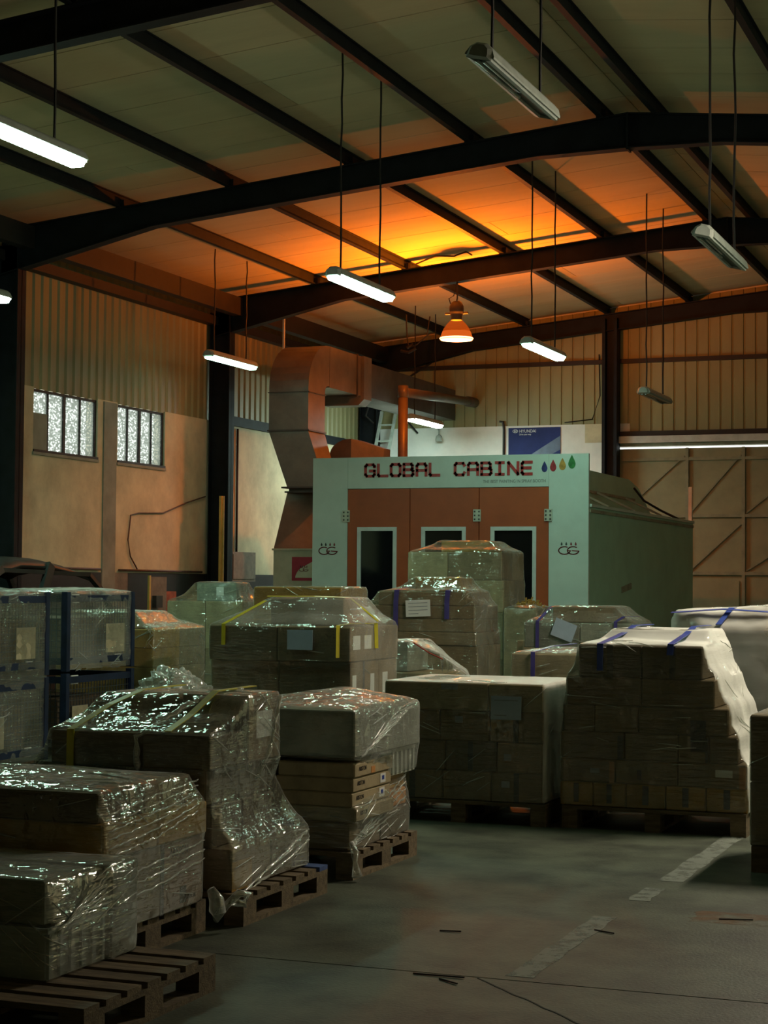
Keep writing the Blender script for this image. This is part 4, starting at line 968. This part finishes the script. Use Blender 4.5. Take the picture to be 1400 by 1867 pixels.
for k in range(6): fold(wD, [(-3.628, 9.10 + .005 * k, .645), (-3.628, 9.45 + .05 * k, .74 + .028 * k), (-3.63, 9.85 + .03 * k, .86 + .01 * k)], .005, seed=10 + k)
wD2 = film('stretch_wrap', 'film skirt pulled down to the pallet corner below the flat cartons', [DD[:4] + [DD[-3], DD[-2]]], .17, cling=.55, seed=5, m='film_tight', extra=[[(-3.66, 9.06, .12)]])
for k in range(5): fold(wD2, [(-3.66, 9.07, .17 + .004 * k), (-3.668, 9.4, .22 + .02 * k), (-3.69, 9.98, .30 + .045 * k)], .005, seed=20 + k)
on_face(D0[(0, 0)], 'f', .45, .85, .3, .85, 'paper_print', 'label')
M().tube([(-3.66, 9.06, .20), (-3.63, 9.04, .15), (-3.625, 9.03, .10), (-3.60, 9.00, .03)], [.015, .022, .012, .03], 7).build('film_knot', 'film_crumpled', None, 'knotted film tail at the corner of the flat-carton load', 'film tail', smooth=True)
# ---- load E: flat-topped load
pallet(-3.28, 11.50, 'dark wooden pallet under the flat-topped load')
LE, GE = 'the flat-topped load', 'cartons of the flat-topped load'
EE = {}
for k, (z0, z1, xs, tn) in enumerate(((PT, .34, [-4.42, -4.0, -3.66, -3.30], 'brown'), (.341, .54, [-4.42, -3.98, -3.62, -3.30], ['brown', 'dark']), (.541, .74, [-4.42, -4.02, -3.67, -3.30], 'brown'), (.741, .925, [-4.42, -3.68, -3.30], 'tan'))):
    EE[k] = layer(LE, ['bottom layer', 'second layer', 'third layer', 'top layer'][k], z0, z1, xs, [11.52, 11.98, 12.42], tn, GE, full=(k == 3))
    for i in range(len(xs) - 1):
        if (i + k) % 2 == 0 and k < 3: on_face(EE[k][(i, 0)], 'f', .44, .54, 0, 1, 'tape_dark', 'tape')
for kk, (i, u, v) in ((0, (2, .2, .5)), (1, (2, .15, .4)), (2, (1, .3, .6)), (3, (0, .55, .75))): on_face(EE[kk][(i, 0)], 'f', u, u + .16, v, v + .22, 'paper_print', 'label')
film('stretch_wrap', 'tight clear film round the flat-topped load', [[b for d in EE.values() for b in d.values()]], .17, cling=.9, seed=6, m='film_white', wr=.003)
sheet((-3.55, 11.50, .77), .21, .155, 'f', 0, 'paper_blue', 'pale bluish sheet taped to the front of the flat-topped load', 2)
# ---- load F: stepped load
pallet(-1.98, 11.55, 'dark wooden pallet under the stepped load')
LF, GF = 'the stepped load', 'cartons of the stepped load'
FF = []
spec = ((PT, .30, [-3.2, -2.98, -2.76, -2.5, -2.24, -1.97], 'yellow'), (.301, .455, [-3.2, -2.83, -2.42, -1.98], 'brown'), (.456, .63, [-3.2, -2.77, -2.42, -2.22, -2.03], 'brown'),
        (.631, .805, [-3.18, -2.97, -2.68, -2.09], 'brown'), (.806, .985, [-3.16, -2.66, -2.18], 'brown'), (.986, 1.195, [-3.08, -2.66, -2.26], 'dark'))
for k, (z0, z1, xs, tn) in enumerate(spec):
    d = layer(LF, ['bottom layer', 'second layer', 'third layer', 'fourth layer', 'fifth layer', 'top layer'][k], z0, z1, xs, [11.57, 12.05, 12.52], tn, GF, full=(k >= 4))
    FF += list(d.values())
    for i in range(len(xs) - 1):
        if k == 0: on_face(d[(i, 0)], 'f', .42, .58, .15, .95, 'tape_dark', 'tape')
        elif k in (1, 2) and i % 2 == 0: on_face(d[(i, 0)], 'f', .90, .99, .0, .9, ('tape_brown', 'tape_dark')[k - 1], 'tape')
        elif k == 1: on_face(d[(i, 0)], 'f', .35, .42, .2, .6, 'tape_dark', 'tape')
        elif k == 5: on_face(d[(i, 0)], 'f', .46, .56, 0, 1, 'tape_dark', 'tape')
    if k == 1: on_face(d[(2, 0)], 'f', .55, .80, .45, .75, 'paper_white', 'label'); on_face(d[(0, 0)], 'f', .55, .72, .4, .6, 'paper_print', 'label')
    if k == 3: on_face(d[(2, 0)], 'f', .58, .75, -.6, .55, 'tape_dark', 'tape')
F7 = carton(-2.95, -2.30, 12.0, 12.5, 1.196, 1.29, 'tan', 'tan carton at the back on top of the stepped load', GF)
film('stretch_wrap', 'pale milky film over the stepped load with blue bands', [FF[-12:] + [F7], FF[:-4]], .17, cling=.72, seed=7, m='film_white', wr=.005)
strap([(-2.93, 11.555, 1.03), (-2.93, 11.56, 1.205), (-2.86, 11.95, 1.27), (-2.83, 12.1, 1.315), (-2.8, 12.5, 1.315)], (1, 0, 0), 'band_blue', 'blue band over the plain end of the stepped load', .04)
strap([(-2.47, 11.555, 1.14), (-2.465, 11.56, 1.21), (-2.44, 11.9, 1.265), (-2.42, 12.1, 1.315), (-2.40, 12.5, 1.315)], (1, 0, 0), 'band_blue', 'blue band over the peak end of the stepped load', .04)
# ---- load G: behind the stepped load, peaked
pallet(-1.35, 12.95, 'wooden pallet hidden behind the stepped load')
LG, GG_ = 'the peaked load', 'cartons of the peaked load'
G0 = layer(LG, 'bottom layer', PT, .55, [-2.5, -1.95, -1.38], [12.97, 13.5, 13.95], 'brown', GG_)
G1 = layer(LG, 'middle layer', .551, .95, [-2.5, -1.95, -1.40], [12.97, 13.5, 13.95], ['brown', 'pink'], GG_)
G2 = layer(LG, 'top layer', .951, 1.28, [-2.52, -1.98, -1.52], [12.97, 13.5, 13.95], 'brown', GG_, full=True)
G3 = carton(-2.75, -2.1, 13.1, 13.8, 1.281, 1.40, 'tan', 'tan carton lying on top of the peaked load', GG_)
film('stretch_wrap', 'white milky film rising to a peak behind the stepped load', [list(G2.values()) + [G3] + list(G1.values()) + list(G0.values())], .17, cling=.3, seed=8, m='film_white', extra=[[(-1.80, 13.2, 1.49), (-1.42, 13.05, 1.25), (-2.85, 13.2, 1.33)]], wr=.012, front=None)
strap([(-2.78, 13.05, 1.39), (-2.4, 13.04, 1.42), (-2.0, 13.05, 1.40), (-1.7, 13.06, 1.385), (-1.45, 13.06, 1.26), (-1.35, 13.08, 1.1)], (0, 1, .2), 'band_blue', 'blue band running lengthwise over the peaked load', .035)
strap([(-2.42, 12.96, 1.31), (-2.35, 13.1, 1.43), (-2.28, 13.8, 1.43)], (1, 0, 0), 'band_blue', 'blue band running crosswise over the peaked load', .04)
# ---- load H: brown carton at the frame edge
pallet(-.52, 10.2, 'wooden pallet under the tall brown cartons past the lane marking')
H0 = layer('the edge load', 'bottom layer', PT, .5, [-1.73, -1.1, -.55], [10.2, 10.7, 11.15], 'brown', 'cartons of the edge load', full=True)
H1 = layer('the edge load', 'top layer', .501, .87, [-1.73, -1.1, -.55], [10.2, 10.7, 11.15], 'brown', 'cartons of the edge load', full=True)
film('stretch_wrap', 'clear film over the brown cartons at the frame edge', [list(H0.values()) + list(H1.values())], .15, cling=.8, seed=9, m='film_tight', extra=[[(-1.3, 10.8, .93)]])
# ---- load I: second row load with yellow bands and bluish sheet
pallet(-5.13, 12.68, 'wooden pallet under the tented load')
LI, GI = 'the tented load', 'cartons of the tented load'
I0 = layer(LI, 'bottom layer', PT, .58, [-6.33, -5.93, -5.53, -5.14], [12.70, 13.18, 13.68], ['brown', 'dark'], GI)
I1 = layer(LI, 'middle layer', .581, .985, [-6.33, -5.75, -5.15], [12.72, 13.0, 13.30, 13.70], 'brown', GI)
I2 = layer(LI, 'upper layer', .986, 1.25, [-6.33, -5.75, -5.14], [12.68, 13.2, 13.70], 'brown', GI, full=True)
I3 = carton(-5.98, -5.35, 13.05, 13.55, 1.251, 1.46, 'brown', 'brown carton forming the ridge of the tented load', GI)
for k, (b, u) in enumerate(((I2[(1, 0)], .1), (I2[(1, 0)], .55), (I1[(1, 0)], .1), (I1[(1, 1)], .4), (I1[(1, 2)], .2))): on_face(b, 'r', u, u + .28, .35, .75, 'paper_white', 'label')
on_face(I1[(1, 0)], 'r', .88, 1.0, 0, 1, 'tape_dark', 'tape')
film('stretch_wrap', 'film tent over the load with yellow bands behind the aisle', [list(I2.values()) + [I3], list(I1.values()) + list(I0.values())], .17, cling=.25, seed=10, m='film_milky', wr=.004)
strap([(-6.20, 12.665, 1.10), (-6.20, 12.668, 1.262), (-6.0, 13.0, 1.44)], (1, .1, 0), 'band_yellow', 'yellow band over the far corner of the tented load', .03)
strap([(-5.24, 12.665, 1.02), (-5.24, 12.668, 1.265), (-5.2, 12.8, 1.275), (-5.12, 13.15, 1.275), (-5.118, 13.16, 1.08)], (.6, .6, 0), 'band_yellow', 'yellow band bent round the near corner of the tented load', .03)
strap([(-6.0, 13.04, 1.475), (-5.6, 13.06, 1.478), (-5.36, 13.2, 1.47), (-5.16, 13.3, 1.285)], (0, 1, .2), 'band_yellow', 'yellow band along the ridge of the tented load', .025)
sheet((-5.55, 12.66, 1.15), .21, .15, 'f', .0, 'paper_blue', 'bluish sheet under film on the tented load', 0)
# ---- load J: wide flat cartons with two purple bands
pallet(-5.53, 17.0, 'wooden pallet under the load with two purple bands')
LJ, GJ = 'the purple-banded load', 'cartons of the purple-banded load'
J = []
J += list(layer(LJ, 'bottom layer', PT, .58, [-6.80, -6.2, -5.54], [17.02, 17.4, 17.78], 'tan', GJ).values())
J += list(layer(LJ, 'second layer', .581, .97, [-6.80, -6.2, -5.55], [17.02, 17.4, 17.78], ['tan', 'brown'], GJ).values())
J += list(layer(LJ, 'third layer', .971, 1.10, [-6.82, -5.56], [17.0, 17.4, 17.78], 'brown', GJ).values())
J += list(layer(LJ, 'fourth layer', 1.101, 1.23, [-6.82, -5.58], [17.0, 17.4, 17.78], 'brown', GJ).values())
J += list(layer(LJ, 'fifth layer', 1.231, 1.36, [-6.84, -5.58], [17.0, 17.4, 17.78], 'brown', GJ).values())
J += list(layer(LJ, 'top layer', 1.361, 1.50, [-6.60, -5.66], [17.0, 17.4, 17.74], 'brown', GJ, full=True).values())
J.append(carton(-6.28, -5.80, 17.2, 17.6, 1.501, 1.64, 'yellow', 'yellowish carton humped on top of the purple-banded load', GJ))
film('stretch_wrap', 'clear film over the wide load with two purple bands', [J[:8], J[8:]], .17, cling=.75, seed=11, m='film')
strap([(-6.40, 16.975, 1.13), (-6.40, 16.98, 1.40), (-6.39, 16.98, 1.515), (-6.37, 17.3, 1.545)], (1, 0, 0), 'band_purple', 'purple band over the plain end of the wide flat cartons', .05)
strap([(-5.86, 16.975, 1.23), (-5.86, 16.98, 1.40), (-5.85, 16.98, 1.515), (-5.84, 17.3, 1.545)], (1, 0, 0), 'band_purple', 'purple band beside the white sheet corner on the wide flat cartons', .05)
sheet((-6.16, 16.97, 1.335), .26, .165, 'f', .05, 'paper_white', 'white printed sheet on the load with two purple bands', 4)
# ---- load K: tall load before the booth doors
pallet(-6.20, 20.0, 'wooden pallet under the tall load before the booth doors')
LK, GK = 'the tall booth load', 'cartons of the tall booth load'
K = []
K += list(layer(LK, 'bottom layer', PT, .70, [-7.4, -6.8, -6.22], [20.02, 20.45, 20.9], 'brown', GK).values())
K += list(layer(LK, 'second layer', .701, 1.25, [-7.4, -6.8, -6.22], [20.02, 20.45, 20.9], 'tan', GK).values())
K += list(layer(LK, 'third layer', 1.251, 1.62, [-7.4, -6.95, -6.22], [20.02, 20.45, 20.9], ['brown', 'tan'], GK).values())
K += list(layer(LK, 'fourth layer', 1.621, 1.95, [-7.4, -6.9, -6.24], [20.02, 20.45, 20.9], ['tan', 'brown'], GK, full=True).values())
K.append(carton(-7.05, -6.45, 20.2, 20.7, 1.951, 2.08, 'yellow', 'yellow topped carton crowning the tall load before the booth', GK))
film('stretch_wrap', 'clear film tented over the tall load before the booth doors', [K], .17, cling=.3, seed=12, m='film', wr=.008)
K2 = carton(-6.18, -5.78, 19.9, 20.5, .0, 1.30, 'tan', 'tall tan carton with a ragged yellow top beside the tall load', 'loose cartons')
film('stretch_wrap', 'loose film round the tall carton with the ragged yellow top', [[K2]], .05, cling=.3, seed=13, m='film', wr=.02, extra=[[(-5.74, 19.9, 1.05), (-5.95, 20.2, 1.40)]])
mm = M(); rn = random.Random(8)
bmv = []
for i in range(60):
    a = rn.uniform(0, 6.28); r = rn.uniform(0, .17); mm.bar((-5.98 + r * math.cos(a), 20.2 + .8 * r * math.sin(a), 1.305), (-5.98 + r * math.cos(a) + rn.uniform(-.05, .05), 20.2 + r * math.sin(a) + rn.uniform(-.05, .05), 1.305 + rn.uniform(.03, .11) * (1.2 - r * 4)), .05, .01)
mm.build('packing_shavings', 'carton_yellow', None, 'ragged yellow packing shavings on the tall tan carton', 'packing', kind='stuff')
carton(-5.66, -5.18, 18.7, 19.2, 0, .98, 'brown', 'plain brown carton standing between the purple-banded loads', 'loose cartons')
# ---- load L: single purple band and tilted bluish sheet
pallet(-4.08, 17.5, 'wooden pallet under the load with a tilted bluish sheet')
LL, GLd = 'the tilted-sheet load', 'cartons of the tilted-sheet load'
Lb = []
Lb += list(layer(LL, 'bottom layer', PT, .62, [-5.24, -4.65, -4.10], [17.52, 18.0, 18.4], 'brown', GLd).values())
Lb += list(layer(LL, 'middle layer', .621, .95, [-5.24, -4.65, -4.10], [17.52, 18.0, 18.4], 'tan', GLd).values())
Lb += list(layer(LL, 'upper layer', .951, 1.20, [-5.22, -4.65, -4.12], [17.52, 18.0, 18.4], 'grey', GLd, full=True).values())
Lb.append(carton(-4.98, -4.35, 17.7, 18.3, 1.201, 1.36, 'brown', 'brown carton raised on top of the tilted-sheet load', GLd))
film('stretch_wrap', 'clear film over the load with the tilted bluish sheet', [Lb], .17, cling=.35, seed=14, m='film')
strap([(-5.08, 17.495, .95), (-5.08, 17.5, 1.215), (-5.0, 17.75, 1.36)], (1, 0, 0), 'band_purple', 'dark purple band on the load with the tilted bluish sheet', .035)
strap([(-4.28, 17.495, 1.05), (-4.28, 17.5, 1.22), (-4.22, 17.6, 1.27), (-4.12, 17.8, 1.27)], (1, .2, 0), 'band_purple', 'short purple band at the corner of the load before the booth wall', .035)
sheet((-4.80, 17.48, 1.13), .23, .18, 'f', -.35, 'paper_blue', 'tilted bluish sheet on the load before the booth wall', 0)
# ---- load M: low wrapped carton
pallet(-3.40, 14.0, 'wooden pallet hidden behind the flat-topped load')
Mb = [carton(-4.30, -3.44, 14.02, 14.6, PT, .62, 'brown', 'brown carton under the low banded carton behind the flat-topped load', 'cartons of the low banded load'),
      carton(-4.29, -3.50, 14.02, 14.6, .621, 1.03, 'tan', 'low tan carton with one purple band behind the flat-topped load', 'cartons of the low banded load')]
film('stretch_wrap', 'film with torn edge over the low banded carton', [Mb], .17, cling=.4, seed=15, m='film', extra=[[(-4.05, 14.5, 1.10), (-3.6, 14.5, 1.10)]])
strap([(-4.10, 13.998, .80), (-4.10, 14.0, 1.045), (-4.02, 14.3, 1.085), (-3.9, 14.55, 1.10)], (1, 0, 0), 'band_purple', 'purple band over the low wrapped carton', .035)
# ---- load N: slanting plastic covered goods
pallet(-4.55, 14.0, 'wooden pallet under the slanting plastic cover')
Nb = [carton(-5.75, -4.9, 14.02, 14.7, PT, .85, 'tan', 'tan carton under the slanting plastic cover', 'cartons of the slanting load'), carton(-5.5, -5.2, 14.1, 14.6, .851, 1.10, 'grey', 'grey carton at the peak of the slanting plastic cover', 'cartons of the slanting load')]
film('plastic_cover', 'slanting plastic cover with a red seam behind the flat-topped load', [Nb], .17, cling=.15, seed=16, m='film_crumpled', extra=[[(-4.60, 14.1, .80), (-4.9, 14.05, 1.02)]], wr=.02, group='plastic covers', cat='plastic cover')
M().tube([(-5.12, 14.0, 1.10), (-4.98, 13.99, 1.02), (-4.86, 13.99, .97)], .006, 5).build('cover_seam', 'ink_red', None, 'thin red seam line on the slanting plastic cover', 'seam')
# ---- load O: two-step wrapped load by the column
pallet(-9.50, 20.0, 'wooden pallet under the two-step load by the wall')
Ob = list(layer('the two-step load', 'bottom layer', PT, .75, [-10.58, -10.05, -9.55], [20.02, 20.4, 20.8], 'brown', 'cartons of the two-step load').values())
Ob += list(layer('the two-step load', 'middle layer', .751, 1.34, [-10.58, -10.05, -9.55], [20.02, 20.4, 20.8], 'tan', 'cartons of the two-step load', full=True).values())
O3 = carton(-10.19, -9.64, 20.05, 20.4, 1.341, 1.57, 'grey', 'small grey carton crowning the two-step load', 'cartons of the two-step load'); on_face(O3, 'f', .5, .68, .3, .75, 'paper_white', 'label')
film('stretch_wrap', 'shiny film over the two-step load by the dark column', [Ob, [O3] + Ob[-4:]], .17, cling=.55, seed=17, m='film')
# ---- load P: tightly wound load beside the cages
pallet(-8.68, 16.2, 'wooden pallet under the tightly wound load')
Pb = []
for k in range(5):
    z0 = PT + .19 * k; Pb += list(layer('the tightly wound load', ['bottom layer', 'second layer', 'third layer', 'fourth layer', 'top layer'][k], z0, z0 + .189, [-9.85, -8.72], [16.22, 16.8, 17.38], ['yellow', 'tan'], 'cartons of the tightly wound load').values())
Pb.append(carton(-9.75, -9.0, 16.3, 17.0, 1.097, 1.27, 'tan', 'tan carton under the sloping top of the tightly wound load', 'cartons of the tightly wound load'))
film('stretch_wrap', 'tightly wound shiny film beside the blue cages', [Pb], .17, cling=.35, seed=18, m='film', wr=.007)
# ---- load Q: lower carton top behind the tented load
pallet(-6.24, 15.2, 'wooden pallet behind the tented load')
Q = [carton(-7.2, -6.26, 15.25, 15.9, PT, .9, 'tan', 'tan carton at the base behind the tented load', 'cartons behind the tented load'), carton(-7.16, -6.28, 15.25, 15.9, .901, 1.54, 'yellow', 'yellow topped carton peeping over the tented load', 'cartons behind the tented load')]
film('stretch_wrap', 'film round the yellow topped carton behind the tented load', [Q], .17, cling=.8, seed=19)
# ---- crumpled plastic heap
hb_ = carton(-6.75, -6.12, 12.0, 12.55, 0, .62, 'tan', 'tan carton beneath the crumpled plastic heap', 'loose cartons')
def crumple(c, r, label, m='film_crumpled', seed=0):
    bm = bmesh.new(); bmesh.ops.create_icosphere(bm, subdivisions=5, radius=1); sd = Vector((seed * 9.1, 0, 0))
    for v in bm.verts:
        n = v.co.normalized(); d = 1 + .45 * abs(noise.noise(n * 2.2 + sd)) + .22 * abs(noise.noise(n * 6 + sd)) + .08 * abs(noise.noise(n * 15 + sd)) - .25
        v.co = Vector((n.x * r[0], n.y * r[1], max(-.12, n.z) * r[2])) * d
    me = bpy.data.meshes.new('plastic_heap'); bm.to_mesh(me); bm.free(); me.materials.append(MATS[m])
    for p in me.polygons: p.use_smooth = True
    o = bpy.data.objects.new('plastic_heap', me); COL.objects.link(o); o.location = c
    return tag(o, label, 'plastic heap', 'crumpled plastic heaps')
crumple((-6.43, 12.27, .655), (.33, .27, .28), 'crumpled clear plastic heaped on a carton between the cages and the tented load', seed=1)
# ---- blue mesh cages, stacked in twos
def make_cage(sx, sy, h):
    t = thing('mesh_cage', '', 'cage', (0, 0, 0), 'blue mesh cages'); X, Y = sx / 2, sy / 2
    for a in (-1, 1):
        for b in (-1, 1): M().box(a * X - .03, a * X + .03, b * Y - .03, b * Y + .03, 0, h).build('corner_post', 'cage_blue', t)
    for z0, z1 in ((.06, .12), (h - .09, h - .03)):
        for a in (-1, 1):
            M().box(a * X - .02, a * X + .02, -Y + .03, Y - .03, z0, z1).build('side_rail', 'cage_blue', t); M().box(-X + .03, X - .03, a * Y - .02, a * Y + .02, z0, z1).build('end_rail', 'cage_blue', t)
    M().box(-X + .02, X - .02, -Y + .02, Y - .02, .08, .10).build('tray', 'cage_blue', t)
    m1 = M(); n = int(sy / .05)
    for k in range(1, n): m1.bar((X, -Y + k * sy / n, .12), (X, -Y + k * sy / n, h - .09), .006)
    for k in range(1, int(h / .05)): m1.bar((X, -Y, .12 + k * .05), (X, Y, .12 + k * .05), .006) if .12 + k * .05 < h - .1 else None
    tag(m1.build('wire_mesh', 'wire', t), kind='stuff')
    m1 = M(); n = int(sx / .05)
    for k in range(1, n): m1.bar((-X + k * sx / n, -Y, .12), (-X + k * sx / n, -Y, h - .09), .006)
    for k in range(1, int(h / .05)): m1.bar((-X, -Y, .12 + k * .05), (X, -Y, .12 + k * .05), .006) if .12 + k * .05 < h - .1 else None
    tag(m1.build('wire_mesh', 'wire', t), kind='stuff')
    M().box(X - .005, X + .006, -Y + .1, -Y + .22, h - .1, h - .02).build('tag_plate', 'paper_white', t); M().box(X - .005, X + .006, Y - .3, Y - .2, .05, .13).build('tag_plate', 'paper_white', t)
    return t
CG = make_cage(1.1, 1.2, .72); CG_PARTS = [o for o in bpy.data.objects if o.parent == CG]
cb_ = []
for i, (x, y_, z0, lab) in enumerate(((-9.0, 13.13, .02, 'lower blue mesh cage at the edge of the picture, scraps of card inside'), (-9.0, 13.13, .76, 'upper blue mesh cage at the edge of the picture with a wide top rail'),
                                      (-9.15, 14.93, .02, 'lower blue mesh cage beside the tightly wound load'), (-9.15, 14.93, .76, 'upper blue mesh cage beside the tightly wound load, thickly wrapped'))):
    if i == 0: t = CG
    else:
        t = CG.copy(); COL.objects.link(t)
        for ch in CG_PARTS: c = ch.copy(); COL.objects.link(c); c.parent = t
    t.location = (x, y_, z0); t['label'] = lab
    B = Box(x - .56, x + .56, y_ - .61, y_ + .61, z0, z0 + .72); cb_.append(B)
    k = carton(x - .45, x + .42, y_ - .5, y_ + .5, z0 + .11, z0 + .48, 'dark', ['dark carton inside the lower cage at the picture edge', 'dark carton inside the upper cage at the picture edge', 'dark carton inside the lower cage by the tightly wound load', 'dark carton inside the upper cage by the tightly wound load'][i], 'cartons inside the cages')
    M().box(x + .565, x + .569, y_ + (-.35, .12, -.5, .1)[i], y_ + (-.05, .42, -.22, .45)[i], z0 + .15, z0 + .42).build('card_scrap', 'scrap_paper', None, ['torn tan card on the lower cage at the picture edge', 'torn tan card on the upper cage at the picture edge', 'torn tan card on the lower cage by the tightly wound load', 'pale card on the upper cage by the tightly wound load'][i], 'card', 'cards on the cages')
film('stretch_wrap', 'film round the blue cages at the edge of the picture', [[cb_[1], cb_[0]]], .5, cling=.3, seed=20, m='film', extra=[[(-9.0, 13.0, 1.57), (-8.5, 13.3, .5)]], wr=.012, front=None)
film('stretch_wrap', 'thick film round the blue cages beside the tightly wound load', [[cb_[3]]], .74, cling=.3, seed=21, m='film_milky', wr=.012, extra=[[(-8.9, 15.3, 1.53)]], front=None)
M().box(-9.5, -8.5, 12.6, 13.7, 0, .018).build('ground_board', 'wood', None, 'wooden board under the cages at the picture edge', 'board'); M().box(-9.65, -8.65, 14.4, 15.5, 0, .018).build('ground_board', 'wood', None, 'wooden board under the cages by the tightly wound load', 'board')
# ---- car body shell behind the cages
ca = thing('car_body', 'dark stripped car body shell behind the blue cages', 'car body', (-12.3, 19.0, 0))
rl = [(17.45, 1.42), (17.8, 1.60), (18.17, 1.735), (18.63, 1.825), (19.25, 1.815), (19.75, 1.755), (20.22, 1.67)]
m = M(); nx = 9; rows = []
for (y_, z_) in rl:
    b = len(m.v); rows.append(b)
    for k in range(nx):
        u = k / (nx - 1) * 2 - 1; m.v.append((-12.4 + u * .60, y_, z_ + .05 * (1 - u * u) - .05 * abs(u) ** 6))
    for k in range(nx):
        u = k / (nx - 1) * 2 - 1; m.v.append((-12.4 + u * .60, y_, z_ + .05 * (1 - u * u) - .05 * abs(u) ** 6 - .045))
for i in range(2, len(rows) - 1):
    for k in range(nx - 1):
        for o_, fl_ in ((0, 0), (nx, 1)):
            q = (rows[i] + o_ + k, rows[i] + o_ + k + 1, rows[i + 1] + o_ + k + 1, rows[i + 1] + o_ + k); m.f.append(q if not fl_ else q[::-1])
    for k in (0, nx - 1): m.f.append((rows[i] + k, rows[i + 1] + k, rows[i + 1] + nx + k, rows[i] + nx + k))
m.build('roof', 'car_paint', ca, smooth=True)
for sx in (-1, 1):
    x_ = -12.4 + sx * .60
    for pts, w in ((((x_, 18.2, 1.71), (x_ + sx * .06, 17.4, 1.40), (x_ + sx * .1, 16.9, 1.2)), .09), (((x_, 19.28, 1.77), (x_ + sx * .05, 19.05, 1.45), (x_ + sx * .1, 18.95, 1.2)), .13), (((x_, 20.2, 1.65), (x_ + sx * .05, 20.40, 1.48), (x_ + sx * .1, 20.6, 1.2)), .06)):
        mm = M()
        for a, b in zip(pts, pts[1:]): mm.bar(a, b, .06, w, (0, 1, .01))
        mm.build('pillar', 'car_paint', ca)
    M().prism([(15.9, .75), (15.9, 1.05), (16.6, 1.18), (18.0, 1.24), (20.0, 1.24), (20.9, 1.2), (21.1, 1.0), (21.1, .72), (20.6, .6), (16.3, .6)], lambda u, v, t_: (t_, u, v), x_ + sx * .02, x_ + sx * .14).build('body_side', 'car_paint', ca)
    M().bar((x_, 18.15, 1.70), (x_, 20.2, 1.655), .05).build('roof_rail', 'car_paint', ca)
M().box(-12.95, -11.85, 16.0, 21.0, .60, .66).build('floor_pan', 'car_paint', ca)
for sx in (-1, 1):
    for y_ in (16.8, 20.2): M().box(-12.4 + sx * .4 - .08, -12.4 + sx * .4 + .08, y_ - .08, y_ + .08, 0, .6).build('axle_stand', 'steel_brown', ca)
